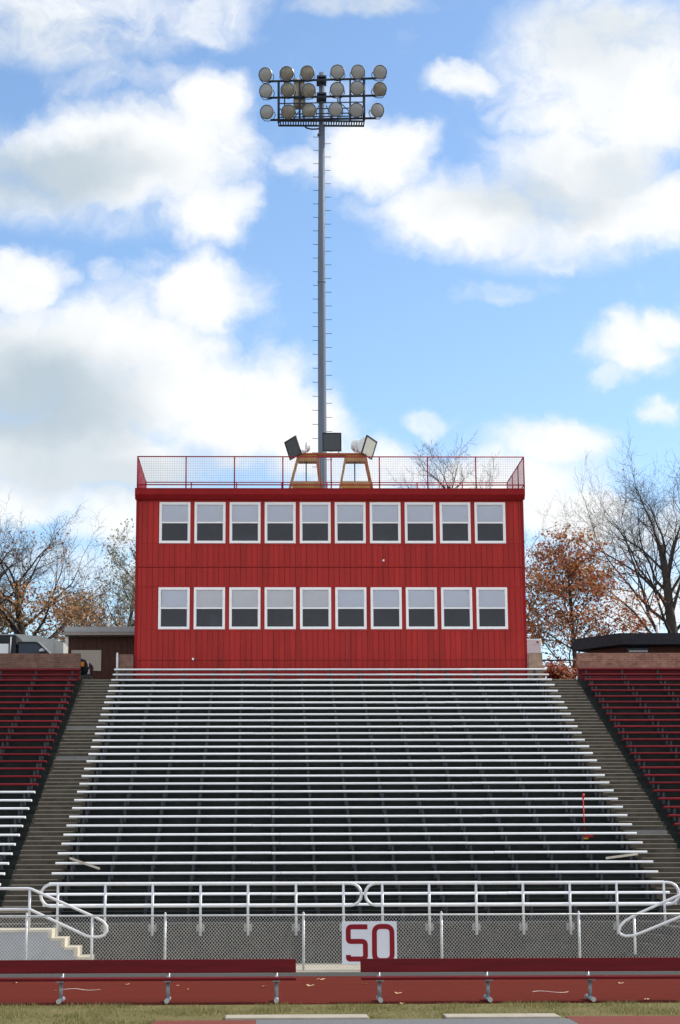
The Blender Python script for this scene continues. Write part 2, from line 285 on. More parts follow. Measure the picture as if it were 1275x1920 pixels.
# ------------------------------------------------------------------ mesh building
class MB:
    def __init__(s): s.v = []; s.f = []; s.m = []; s.sm = []
    def face(s, pts, mi=0, smooth=False):
        i = len(s.v); s.v += [tuple(p) for p in pts]; s.f.append(tuple(range(i, i+len(pts)))); s.m.append(mi); s.sm.append(smooth)
    def box(s, x0, x1, y0, y1, z0, z1, mi=0):
        i = len(s.v)
        s.v += [(x0, y0, z0), (x1, y0, z0), (x1, y1, z0), (x0, y1, z0), (x0, y0, z1), (x1, y0, z1), (x1, y1, z1), (x0, y1, z1)]
        for f in ((0, 3, 2, 1), (4, 5, 6, 7), (0, 1, 5, 4), (1, 2, 6, 5), (2, 3, 7, 6), (3, 0, 4, 7)):
            s.f.append(tuple(i+k for k in f)); s.m.append(mi); s.sm.append(False)
    def bar(s, p, q, wx, wy, mi=0, up=(0, 0, 1)):
        """rectangular bar from p to q"""
        p, q = Vector(p), Vector(q); d = (q-p).normalized(); u = Vector(up)
        if abs(d.dot(u)) > .95: u = Vector((0, 1, 0))
        a = d.cross(u).normalized()*(wx/2); b = a.cross(d).normalized()*(wy/2)
        i = len(s.v)
        for o in (p, q):
            for e in (-a-b, a-b, a+b, -a+b): s.v.append(tuple(o+e))
        for f in ((3, 2, 1, 0), (4, 5, 6, 7), (0, 1, 5, 4), (1, 2, 6, 5), (2, 3, 7, 6), (3, 0, 4, 7)):
            s.f.append(tuple(i+k for k in f)); s.m.append(mi); s.sm.append(False)
    def tube(s, pts, r, n=8, mi=0, caps=True, smooth=True):
        pts = [Vector(p) for p in pts]; rs = r if isinstance(r, (list, tuple)) else [r]*len(pts)
        i0 = len(s.v); a = None
        for k, p in enumerate(pts):
            d = (pts[min(k+1, len(pts)-1)]-pts[max(k-1, 0)])
            d = d.normalized() if d.length > 1e-9 else Vector((0, 0, 1))
            if a is None:
                a = d.orthogonal().normalized()
            else:
                a = (a-d*a.dot(d)); a = a.normalized() if a.length > 1e-6 else d.orthogonal().normalized()
            b = d.cross(a)
            for j in range(n):
                t = 2*math.pi*j/n
                s.v.append(tuple(p+(a*math.cos(t)+b*math.sin(t))*rs[k]))
        for k in range(len(pts)-1):
            for j in range(n):
                q0 = i0+k*n+j; q1 = i0+k*n+(j+1) % n
                s.f.append((q0, q1, q1+n, q0+n)); s.m.append(mi); s.sm.append(smooth)
        if caps and n > 3:
            s.f.append(tuple(i0+j for j in reversed(range(n)))); s.m.append(mi); s.sm.append(False)
            s.f.append(tuple(i0+(len(pts)-1)*n+j for j in range(n))); s.m.append(mi); s.sm.append(False)
    def prism_x(s, prof, x0, x1, mi=0):
        """profile in (y, z), counter-clockwise seen from +x"""
        i = len(s.v); n = len(prof)
        s.v += [(x0, y, z) for y, z in prof]+[(x1, y, z) for y, z in prof]
        for k in range(n):
            l = (k+1) % n; s.f.append((i+k, i+l, i+n+l, i+n+k)); s.m.append(mi); s.sm.append(False)
        s.f.append(tuple(i+k for k in reversed(range(n)))); s.m.append(mi); s.sm.append(False)
        s.f.append(tuple(i+n+k for k in range(n))); s.m.append(mi); s.sm.append(False)
    def prism_z(s, poly, z0, z1, mi=0):
        i = len(s.v); n = len(poly)
        s.v += [(x, y, z0) for x, y in poly]+[(x, y, z1) for x, y in poly]
        for k in range(n):
            l = (k+1) % n; s.f.append((i+k, i+l, i+n+l, i+n+k)); s.m.append(mi); s.sm.append(False)
        s.f.append(tuple(i+k for k in reversed(range(n)))); s.m.append(mi); s.sm.append(False)
        s.f.append(tuple(i+n+k for k in range(n))); s.m.append(mi); s.sm.append(False)
    def prism_y(s, poly, y0, y1, mi=0):
        """polygon in (x, z)"""
        i = len(s.v); n = len(poly)
        s.v += [(x, y0, z) for x, z in poly]+[(x, y1, z) for x, z in poly]
        for k in range(n):
            l = (k+1) % n; s.f.append((i+k, i+l, i+n+l, i+n+k)); s.m.append(mi); s.sm.append(False)
        s.f.append(tuple(i+k for k in reversed(range(n)))); s.m.append(mi); s.sm.append(False)
        s.f.append(tuple(i+n+k for k in range(n))); s.m.append(mi); s.sm.append(False)
    def lathe(s, prof, n=24, M4=None, mi=0, mis=None):
        """profile (r, y) turned round the y axis"""
        i = len(s.v)
        for r, y in prof:
            for j in range(n):
                t = 2*math.pi*j/n; p = Vector((r*math.cos(t), y, r*math.sin(t)))
                s.v.append(tuple(M4 @ p if M4 else p))
        for k in range(len(prof)-1):
            for j in range(n):
                l = (j+1) % n
                s.f.append((i+k*n+j, i+k*n+l, i+(k+1)*n+l, i+(k+1)*n+j)); s.m.append(mis[k] if mis else mi); s.sm.append(True)
    def build(s, name, mats, parent=None, off=(0, 0, 0), bevel=0):
        off = Vector(off)
        me = bpy.data.meshes.new(name)
        me.from_pydata([tuple(Vector(v)-off) for v in s.v], [], s.f)
        if not isinstance(mats, (list, tuple)): mats = [mats]
        for m_ in mats: me.materials.append(m_)
        me.polygons.foreach_set('material_index', s.m); me.polygons.foreach_set('use_smooth', s.sm)
        me.update()
        o = bpy.data.objects.new(name, me); COL.objects.link(o)
        if parent is not None: o.parent = parent
        else: o.location = off
        if bevel:
            b = o.modifiers.new('bevel', 'BEVEL'); b.width = bevel; b.segments = 2; b.limit_method = 'ANGLE'
        return o
def tag(o, label, cat, group=None):
    o['label'] = label; o['category'] = cat
    if group: o['group'] = group
    return o
def empty(name, loc, label, cat, group=None):
    o = bpy.data.objects.new(name, None); COL.objects.link(o); o.location = loc; o.empty_display_size = .3
    return tag(o, label, cat, group)
def structure(o): o['kind'] = 'structure'; return o
def copy_obj(o, parent=None):
    c = o.copy(); COL.objects.link(c); c.parent = parent
    return c
def copy_tree(o, parent=None):
    c = copy_obj(o, parent)
    for ch in list(o.children): copy_tree(ch, c)
    return c
RNG = random.Random(7)
ORD = ['', 'first', 'second', 'third', 'fourth', 'fifth', 'sixth', 'seventh', 'eighth', 'ninth', 'tenth', 'eleventh', 'twelfth', 'thirteenth', 'fourteenth', 'fifteenth', 'sixteenth', 'seventeenth', 'eighteenth', 'nineteenth', 'twentieth']
for _i, _t in enumerate(ORD[1:10]): ORD.append('twenty-'+_t)
ORD += ['thirtieth', 'thirty-first', 'thirty-second']

# ------------------------------------------------------------------ layout numbers (metres)
Y32, Z32, RUN, RISE = 47.036, 1.434, .66, .261
XL, XR = -5.677, 10.431                       # middle block of benches
LX, RX = -6.95, 11.66                         # inner ends of the side blocks
TOPZ = Z32+31*RISE-.45                        # concourse level behind the stand
WALLY = 45.83
def rowY(k): return Y32+(32-k)*RUN
def rowZ(k): return Z32+(32-k)*RISE

# ------------------------------------------------------------------ ground
g = MB()
prof = [(-400, 0), (46.5, 0), (68.3, TOPZ-.6), (69.0, TOPZ), (110, TOPZ), (2500, TOPZ)]
xs = [-1500, -300, -60, -20, 0, 20, 60, 300, 1500]
for (y0, z0), (y1, z1) in zip(prof[:-1], prof[1:]):
    if y0 == 46.5: z0 = -.15
    if y1 == 46.5: z1 = -.15
    for a, b in zip(xs[:-1], xs[1:]):
        g.face([(a, y0, z0-.02 if y0 < 60 else z0), (b, y0, z0-.02 if y0 < 60 else z0), (b, y1, z1-.02 if y1 < 60 else z1), (a, y1, z1-.02 if y1 < 60 else z1)])
structure(g.build('ground', M['soil']))
g = MB(); g.box(-60, 60, 68.4, 104, TOPZ-.04, TOPZ+.012); structure(g.build('concourse', M['asphalt_dark']))
def sheet(name, x0, x1, y0, y1, z, m, kind='structure'):
    s = MB(); s.box(x0, x1, y0, y1, z-.05, z); o = s.build(name, m); o['kind'] = kind; return o
sheet('running_track', -60, 60, 33.42, 41.05, .012, M['track'])
sheet('asphalt_strip', -60, 60, 41.05, 42.35, .004, M['asphalt_dark'])
sheet('concrete_apron', -60, 60, 42.35, 45.9, .03, M['kerb'])
sheet('turf_verge', -60, 60, 24, 33.30, .004, M['turf'])
xa, xb = gnd(480, 1916).x, gnd(1072, 1914).x
sheet('asphalt_runway', xa, xb, 20, 30.12, .012, M['asphalt'])
sheet('rubber_runway', xa-1.7, xa-.003, 20, 30.05, .014, M['rubber_red'])
sheet('rubber_runup', xb+.003, xb+9, 20, 30.50, .014, M['rubber_red'])
for x0, x1 in ((423, 690), (835, 1050)):
    s = MB(); s.box(gnd(x0, 1910).x, gnd(x1, 1910).x, 30.13, 30.72, -.04, .045)
    structure(s.build('concrete_edging', M['kerb'], bevel=.012))
# white worn marks on the track
for k, (x0, x1, yy) in enumerate(((118, 188, 1857), (1000, 1068, 1862))):
    s = MB(); p0, p1 = gnd(x0, yy), gnd(x1, yy); n = 14
    pts = []
    for i in range(n+1):
        t = i/n; pts.append(Vector((p0.x+(p1.x-p0.x)*t, p0.y+.22*math.sin(t*math.pi*2)+(.1 if k else 0), .018)))
    for a, b in zip(pts[:-1], pts[1:]):
        s.face([a+Vector((0, -.05, 0)), b+Vector((0, -.05, 0)), b+Vector((0, .05, 0)), a+Vector((0, .05, 0))])
    structure(s.build('track_marking', M['mark']))
# grass blades on the verge
s = MB(); r_ = random.Random(3)
for i in range(46000):
    x = r_.uniform(-7, 10); y = 29.2+4.0*r_.random()
    if y < 30.75 and xa-1.6 < x < xb+9 and not (gnd(690, 1910).x < x < gnd(835, 1910).x and y > 30.3): continue
    pn = math.sin(x*1.7+y*2.1)+math.sin(x*.6-y*3.3)+math.sin(x*4.1+1)
    if pn < -.7+r_.random() and r_.random() < .75: continue
    h = r_.uniform(.025, .07)*(1.35 if pn > .5 else .8); t = r_.uniform(0, 6.28); wv_ = .006
    dx, dyy = math.cos(t)*wv_, math.sin(t)*wv_; lx, ly = r_.uniform(-.03, .03), r_.uniform(-.03, .03)
    s.face([(x-dx, y-dyy, 0), (x+dx, y+dyy, 0), (x+lx, y+ly, h)])
o = s.build('grass', M['grass_blade']); o['kind'] = 'stuff'; o['label'] = 'short half-dry grass along the near edge of the track'; o['category'] = 'grass'

# ------------------------------------------------------------------ concrete grandstand
st = empty('concrete_grandstand', (2.4, WALLY, 0), 'dark stepped concrete grandstand carrying all the benches', 'grandstand')
SO = st.location
def terrace(x0, x1):
    p = [(WALLY+.02, -.1), (WALLY+.02, Z32-.45)]
    for k in range(32, 0, -1):
        yr = rowY(k)+.31
        p.append((yr, rowZ(k)-.45))
        if k > 1: p.append((yr, rowZ(k-1)-.45))
    p.append((68.3, TOPZ)); p.append((68.3, -.1))
    p = list(reversed(p))
    m = MB(); m.prism_x(p, x0, x1); return m
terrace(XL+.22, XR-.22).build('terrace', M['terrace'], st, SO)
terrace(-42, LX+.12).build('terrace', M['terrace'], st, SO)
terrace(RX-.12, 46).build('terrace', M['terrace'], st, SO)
def aisle(x0, x1, pale):
    m = MB(); p = [(WALLY+.02, -.1), (WALLY+.02, Z32-.452)]
    y = Y32+.31-RUN*.5; z = Z32-.452; h = RISE/2
    steps = []
    for j in range(62):
        p.append((y, z)); z += h; p.append((y, z)); steps.append((y, z)); y += RUN/2
    p.append((68.3, z)); p.append((68.3, -.1)); p = list(reversed(p)); m.prism_x(p, x0, x1)
    r2 = random.Random(int(x0*10)+50)
    for j, (yy, zz) in enumerate(steps):      # pale nosings of uneven length, slightly proud; sun-caught edge put into the colour
        a = x0+r2.uniform(.002, .12); b = x1-r2.uniform(.002, .12)
        m.box(a, b, yy-.004, yy+.07, zz-.014, zz+.004, 1 if j not in pale else 2)
        if j in pale: m.box(x0+.05, x1-.05, yy-.006, yy-.001, zz-h+.006, zz-.016, 2)
    return m
aisle(LX+.122, XL+.218, (36, 45)).build('aisle_stairs', [M['stairs'], M['kerb'], M['patch']], st, SO)
aisle(XR-.218, RX-.122, (17, 3)).build('aisle_stairs', [M['stairs'], M['kerb'], M['patch']], st, SO)
m = MB(); m.box(-42, 46, WALLY-.02, WALLY+.019, -.1, .52); m.box(-42, 46, WALLY-.03, WALLY+.019, .535, Z32-.46)
m.build('front_wall', M['wall_conc'], st, SO)
# the two short flights in front of the wall
def flight(sign, x_edge, y0, y1):
    m = MB(); lv = [.902, .702, .49, .266]; xsE = [x_edge+sign*d for d in (0, .32, .63, .93)]
    far = x_edge-sign*5
    for i, z in enumerate(lv):
        a, b = (far if i == 0 else xsE[i-1]), xsE[i]
        x0, x1 = min(a, b), max(a, b)
        m.box(x0, x1, y0, y1, 0, z-.06, 1)
        e = .02*sign; xa_, xb_ = (a, b+e) if sign > 0 else (b+e, a)
        m.box(xa_, xb_, y0-.02, y1, z-.058, z, 0)
        m.box(min(b, b+e), max(b, b+e), y0-.015, y1, (lv[i+1] if i < 3 else .03)+.002, z-.06, 0)
        m.box(min(b-sign*.07, b-.001*sign), max(b-sign*.07, b-.001*sign), y0-.012, y0-.001, (lv[i+1] if i < 3 else .03)+.002, z-.06, 0)
    return m
fo = flight(1, -5.168, 44.62, WALLY-.032).build('entry_stairs', [M['step_sunlit'], M['step_side_shade']])
tag(fo, 'sunlit cream edged concrete steps descending right beside the left handrail', 'steps', 'short stairs at the foot of the stand')
fo = flight(-1, 9.78, 44.62, WALLY-.032).build('entry_stairs', [M['wall_conc'], M['wall_conc']])  # dark concrete here carries the shade on this flight
tag(fo, 'shaded grey concrete steps under the sloping handrail at the right end', 'steps', 'short stairs at the foot of the stand')

# ------------------------------------------------------------------ bench rows
def plank_mesh(L, mt, seed, t=.055, dpt=.26):
    m = MB(); r2 = random.Random(seed); x = 0; k = 0
    while x < L-.01:
        e = min(L, x+5.6+r2.uniform(-.5, .5)); dz = r2.uniform(-.004, .004); dy_ = r2.uniform(-.006, .006)
        a, b = x+(.004 if x > 0 else 0), e-(.004 if e < L else 0); b0 = .012
        R_ = t*.62; pr = [(dy_, -t+b0+dz), (dy_+b0, -t+dz), (dy_+dpt-b0, -t+dz), (dy_+dpt, -t+b0+dz), (dy_+dpt, dz-b0), (dy_+dpt-b0, dz)]
        pr += [(dy_+R_-R_*math.sin(math.radians(a_)), dz-R_+R_*math.cos(math.radians(a_))) for a_ in (0, 22, 45, 68, 90)]
        m.prism_x(pr, a, b); x = e
    me = bpy.data.objects; o = m.build('seat', mt)
    return o
def bracket_obj(drop=.45):
    m = MB()
    m.box(-.032, .032, .035, .085, -drop, -.082); m.box(-.028, .028, .165, .21, -drop, -.082)
    m.box(-.05, .05, .02, .24, -.0815, -.0765); m.box(-.05, .05, .01, .24, -drop, -drop+.012)
    m.face([(-.004, .085, -.2), (-.004, .165, -.07), (-.004, .085, -.07)]); m.face([(.004, .085, -.07), (.004, .165, -.07), (.004, .085, -.2)])
    o = m.build('bracket', M['bracket']); return o
def free(o):
    for c in list(o.children): free(c)
    bpy.data.objects.remove(o)
br0 = bracket_obj()
def rows(x0, x1, ks, mt_of, lab_of, group, first_leg, step):
    L = x1-x0
    var = {}
    for k in ks:
        mname = mt_of(k); key = (mname, k % 4)
        if key not in var:
            var[key] = plank_mesh(L, M[mname], hash((mname, k % 4, int(L*10))) % 1000 if False else (k % 4)+len(mname)*3, .066 if mname == 'seat_al' else .07)
        root = empty('bench_row', (x0+RNG.uniform(-.012, .012), rowY(k)+RNG.uniform(-.004, .004), rowZ(k)), lab_of(k), 'bench', group(k))
        root.rotation_euler = (0, RNG.uniform(-.00045, .00045), 0)
        copy_obj(var[key], root).name = 'seat'
        x = first_leg
        while x < L-.15:
            b = copy_obj(br0, root); b.location = (x+RNG.uniform(-.02, .02), 0, 0); x += step
    for v_ in var.values(): free(v_)
rows(XL, XR, range(1, 33), lambda k: 'seat_al',
     lambda k: 'silver aluminium bench row of the middle block, %s down from the red press box' % ORD[k],
     lambda k: 'silver bench rows of the middle block', .42, 1.09)
rows(LX-15.2, LX, range(1, 33), lambda k: 'seat_red' if k < 20 else 'seat_al',
     lambda k: ('dark red bench row of the left block, %s down from the brick wall' % ORD[k]) if k < 20 else
               ('silver bench row of the left block, %s below the last red one' % ORD[k-19]),
     lambda k: 'red bench rows of the left block' if k < 20 else 'silver bench rows of the left block', .28, 1.33)
rows(RX, RX+15.2, range(1, 33), lambda k: 'seat_red',
     lambda k: 'dark red bench row of the right block, %s down from the brick wall' % ORD[k],
     lambda k: 'red bench rows of the right block', .28, 1.33)
free(br0)

# ------------------------------------------------------------------ press box
FY = 68.1; BX0, BX1 = -4.963, 9.796; RZ = 16.45; BY1 = 72.9
pb = empty('press_box', (2.4, FY, TOPZ), 'two storey red press box with white windows and a railed flat roof', 'building')
PO = pb.location
W0, WP, WW = -4.105, 1.3389, 1.178
UPR, LWR = (14.355, 15.955), (11.063, 12.655)
m = MB()
def panel(x0, x1, z0, z1, ribs=True, y=FY):
    m.box(x0, x1, y, y+.08, z0, z1)
    if ribs:      # upright boards with open joints between them
        k = math.floor((x0-BX0)/.2085)
        while BX0+k*.2085 < x1-.01:
            a = max(x0, BX0+k*.2085+(.013 if k % 2 else .007)); b = min(x1, BX0+(k+1)*.2085-(.007 if k % 2 else .013)); k += 1
            if b-a > .02: m.box(a, b, y-.022, y-.0005, z0+.002, z1-.002)
panel(BX0, BX1, TOPZ, 9.885); panel(BX0, BX1, 9.905, LWR[0]); panel(BX0, BX1, LWR[1], 13.42); panel(BX0, BX1, 13.45, UPR[0]); panel(BX0, BX1, UPR[1], RZ-.02, False)
m.box(BX0, BX1, FY+.02, FY+.08, 9.884, 9.906); m.box(BX0, BX1, FY+.02, FY+.08, 13.419, 13.451)
for z0, z1 in (UPR, LWR):
    panel(BX0, W0, z0, z1)
    for i in range(9): panel(W0+i*WP+WW, W0+(i+1)*WP, z0, z1, False)
    panel(W0+9*WP+WW, BX1, z0, z1)
    m.box(W0-.05, W0+9*WP+WW+.05, FY-.032, FY-.0235, z1+.003, z1+.07); m.box(W0-.05, W0+9*WP+WW+.05, FY-.032, FY-.0235, z0-.07, z0-.003)
m.box(BX0-.01, BX1+.01, FY-.036, FY-.0225, 13.445, 13.475); m.box(BX0-.01, BX1+.01, FY-.036, FY-.0225, 9.90, 9.93)
m.box(BX0-.01, W0-.08, FY-.036, FY-.0225, LWR[1]+.05, LWR[1]+.075)
# side and back walls
m.box(BX0, BX0+.08, FY+.081, BY1, TOPZ, RZ-.02); m.box(BX1-.08, BX1, FY+.081, BY1, TOPZ, RZ-.02); m.box(BX0+.081, BX1-.081, BY1-.08, BY1, TOPZ, RZ-.02)
for sx, xx in ((-1, BX0), (1, BX1)):
    y = FY+.25
    while y < BY1-.1:
        m.box(min(xx, xx+sx*.014), max(xx, xx+sx*.014), y-.012, y+.012, TOPZ, RZ-.1); y += .209
m.build('wall', M['red_wall'], pb, PO)
m = MB()
m.box(BX0-.03, BX0+.07, FY-.042, FY-.0235, TOPZ, RZ-.4); m.build('corner_trim', M['red_trim'], pb, PO)
m = MB(); m.box(BX1-.07, BX1+.03, FY-.042, FY-.0235, TOPZ, RZ-.4); m.build('corner_trim', M['red_trim'], pb, PO)
m = MB(); fx0, fx1 = BX0-.07, BX1+.07
m.prism_x([(FY-.03, 16.05), (FY-.03, RZ), (FY-.27, RZ), (FY-.30, RZ-.03), (FY-.30, RZ-.24), (FY-.24, RZ-.31), (FY-.12, 16.03)][::-1], fx0, fx1)
m.box(fx0, fx1, FY-.31, FY-.301, RZ-.035, RZ-.005)
m.box(fx0, BX0-.012, FY-.029, BY1+.1, 16.1, RZ); m.box(BX1+.012, fx1, FY-.029, BY1+.1, 16.1, RZ)
m.build('fascia', M['red_trim'], pb, PO)
m = MB(); m.box(BX0-.01, BX1+.01, FY-.028, BY1+.08, RZ-.019, RZ-.004); m.build('roof', M['fascia_grey'], pb, PO)
m = MB()
for z0, z1 in ((LWR[0]-.7, LWR[1]+.35), (UPR[0]-.7, UPR[1]+.3)):
    m.face([(BX0+.1, FY+2.6, z0), (BX1-.1, FY+2.6, z0), (BX1-.1, FY+2.6, z1), (BX0+.1, FY+2.6, z1)])
    m.face([(BX0+.1, FY+.1, z0), (BX1-.1, FY+.1, z0), (BX1-.1, FY+2.6, z0), (BX0+.1, FY+2.6, z0)])
    m.face([(BX0+.1, FY+2.6, z1), (BX1-.1, FY+2.6, z1), (BX1-.1, FY+.1, z1), (BX0+.1, FY+.1, z1)])
ri = random.Random(4)
for z0 in (LWR[0], UPR[0]):      # desks, cupboards and posts seen dimly through the panes
    for i in range(26):
        x = ri.uniform(BX0+.5, BX1-1.2); w_ = ri.uniform(.12, .9); y = FY+ri.uniform(.6, 2.3); m.box(x, x+w_, y, y+.1, z0-.4, z0+ri.uniform(.1, .75))
m.build('interior', M['room'], pb, PO)
m = MB(); a = at(362, 1236, FY); m.box(a.x-.035, a.x+.035, FY-.09, FY-.0365, a.z-.04, a.z+.04); m.build('socket_box', M['white'], pb, PO)
m = MB(); a = at(719, 1051, FY); m.box(a.x-.03, a.x+.03, FY-.06, FY-.0225, a.z-.035, a.z+.035); m.build('socket_box', M['white'], pb, PO)
def window_proto(h):
    m = MB(); fw = .066; t = .034
    m.box(0, fw, -t, .03, 0, h); m.box(WW-fw, WW, -t, .03, 0, h); m.box(fw, WW-fw, -t, .03, h-fw, h); m.box(fw, WW-fw, -t-.008, .03, 0, fw)
    md = h*.505
    m.box(fw, WW-fw, -t+.010, .025, md-.028, md+.028)
    s2 = .032
    m.box(fw+.001, fw+s2, -t+.016, .02, fw, md-.03); m.box(WW-fw-s2, WW-fw-.001, -t+.016, .02, fw, md-.03); m.box(fw+s2, WW-fw-s2, -t+.016, .02, fw, fw+s2)
    m.box(fw+.001, fw+s2, -t+.013, .012, md+.03, h-fw); m.box(WW-fw-s2, WW-fw-.001, -t+.013, .012, md+.03, h-fw); m.box(fw+s2, WW-fw-s2, -t+.013, .012, h-fw-s2, h-fw)
    fr = m.build('window', M['white'])
    m = MB(); a = fw+s2
    m.face([(a, -.012, md+.03), (WW-a, -.012, md+.03), (WW-a, -.012, h-a), (a, -.012, h-a)]); m.face([(a, .012, a), (WW-a, .012, a), (WW-a, .012, md-.03), (a, .012, md-.03)])
    m.build('pane', M['glass'], fr)
    m = MB(); z = md+.012; nS = 22; dz = (h-fw-.01-z)/nS
    for i in range(nS):
        m.face([(fw+.03, .022, z+i*dz), (WW-fw-.03, .022, z+i*dz), (WW-fw-.03, .031, z+(i+.96)*dz), (fw+.03, .031, z+(i+.96)*dz)])
    m.box(fw+.03, WW-fw-.03, .027, .045, md-.015, md+.011)
    m.build('blind', M['blind'], fr)
    return fr
p_up = window_proto(UPR[1]-UPR[0]-.006); 
for rw, (z0, z1) in enumerate((UPR, LWR)):
    for i in range(10):
        wdw = copy_tree(p_up, pb); wdw.name = 'window'
        wdw.location = Vector((W0+i*WP, FY, z0+.003))-PO
        for c in wdw.children:
            if c.name.startswith('blind'):
                c.location.z += RNG.choice((0, 0, 0, -.012, .01)); c.location.y += .01
                if rw == 1 and i in (1, 2, 3, 4):
                    c.data = c.data.copy(); c.data.materials[0] = M['blind_b']
                if rw == 1 and i == 0:
                    c.location.z += .02; c.rotation_euler = (0, .012, 0)
                if rw == 1 and i == 1: c.location.z += -.015
free(p_up)
# roof railing
FRY, BRY = 67.92, 72.75
RT0, RT1, RTZ, RBZ = -4.95, 9.86, 17.70, 16.60
rail = MB()
for z in (RTZ, RBZ): 
    rail.tube([(RT0, FRY, z), (RT1, FRY, z)], .024, 8); rail.tube([(RT0, BRY, z), (RT1, BRY, z)], .024, 8)
    rail.tube([(RT0, FRY, z), (RT0, BRY, z)], .024, 8); rail.tube([(RT1, FRY, z), (RT1, BRY, z)], .024, 8)
rl = rail.build('roof_railing', M['rail_red'], pb, PO)
nb = 8
for i in range(nb+1):
    x = RT0+(RT1-RT0)*i/nb
    for yy in (FRY, BRY):
        m = MB(); m.tube([(x, yy, RZ-.003), (x, yy, RTZ+.01)], .026, 8); m.build('post', M['rail_red'], rl, PO)
for j in range(1, 3):
    yy = FRY+(BRY-FRY)*j/3
    for x in (RT0, RT1):
        m = MB(); m.tube([(x, yy, RZ-.003), (x, yy, RTZ)], .024, 8); m.build('post', M['rail_red'], rl, PO)
def wire_panel(p0, p1, z0, z1, sp, r):
    m = MB(); p0, p1 = Vector(p0), Vector(p1); L = (p1-p0).length; n = int(L/sp)
    for i in range(1, n):
        p = p0+(p1-p0)*(i/n); m.tube([(p.x, p.y, z0), (p.x, p.y, z1)], r, 3, caps=False)
    k = int((z1-z0)/sp)
    for i in range(1, k):
        z = z0+(z1-z0)*i/k; m.tube([(p0.x, p0.y, z), (p1.x, p1.y, z)], r, 3, caps=False)
    return m
for i in range(nb):
    xa_, xb_ = RT0+(RT1-RT0)*i/nb, RT0+(RT1-RT0)*(i+1)/nb
    wire_panel((xa_, FRY+.01, 0), (xb_, FRY+.01, 0), RBZ, RTZ, .085, .0042).build('mesh_panel', M['mesh_wire'], rl, PO)
for x in (RT0, RT1):
    for j in range(3):
        ya, yb = FRY+(BRY-FRY)*j/3, FRY+(BRY-FRY)*(j+1)/3
        wire_panel((x, ya, 0), (x, yb, 0), RBZ, RTZ, .085, .0042).build('mesh_panel', M['rail_red'], rl, PO)

# ------------------------------------------------------------------ timber trestle and horn speakers on the roof
TY = 69.0
tr = empty('timber_trestle', (2.5, TY, RZ), 'tan timber trestle table on the roof carrying three horn speakers', 'trestle')
TO = tr.location
tz = at(620, 853, TY).z
m = MB(); a, b = at(559, 852, TY), at(686, 852, TY)
m.box(a.x, b.x, TY-.3, TY+.3, tz-.05, tz+.012); m.build('table_top', M['timber_red'], tr, TO)
for (tl, trr, bl, brx, mid) in ((559.5, 594, 547, 600, 574), (648.5, 684, 640, 694, 665)):
    zt = at(tl, 867, TY).z; zf = RZ; zb0, zb1 = at(tl, 905, TY).z, at(tl, 916, TY).z
    for yy in (TY-.24, TY+.24):
        m = MB(); m.box(at(tl, 860, TY).x, at(trr, 860, TY).x, yy-.02, yy+.02, zt, tz-.052); m.build('apron', M['plywood'], tr, TO)
        m = MB(); m.box(at(bl, 910, TY).x+.02, at(brx, 910, TY).x-.02, yy-.05, yy-.012, zb1-.03, zb0); m.build('brace', M['plywood'], tr, TO)
        for tx, bx in ((tl, bl), (trr, brx)):
            pt, pb_ = at(tx, 862, TY), at(bx, 905, TY); k = (RZ-pt.z)/(pb_.z-pt.z)
            m = MB(); m.bar((pt.x, yy+.03, tz-.052), (pt.x+(pb_.x-pt.x)*k, yy+.03, RZ), .085, .04, up=(0, 1, 0)); m.build('leg', M['timber_red' if tx == trr else 'plywood'], tr, TO)
    m = MB(); x = at(mid, 880, TY).x; m.box(x-.025, x+.025, TY-.02, TY+.02, RZ, tz-.052); m.build('prop', M['bracket'], tr, TO)
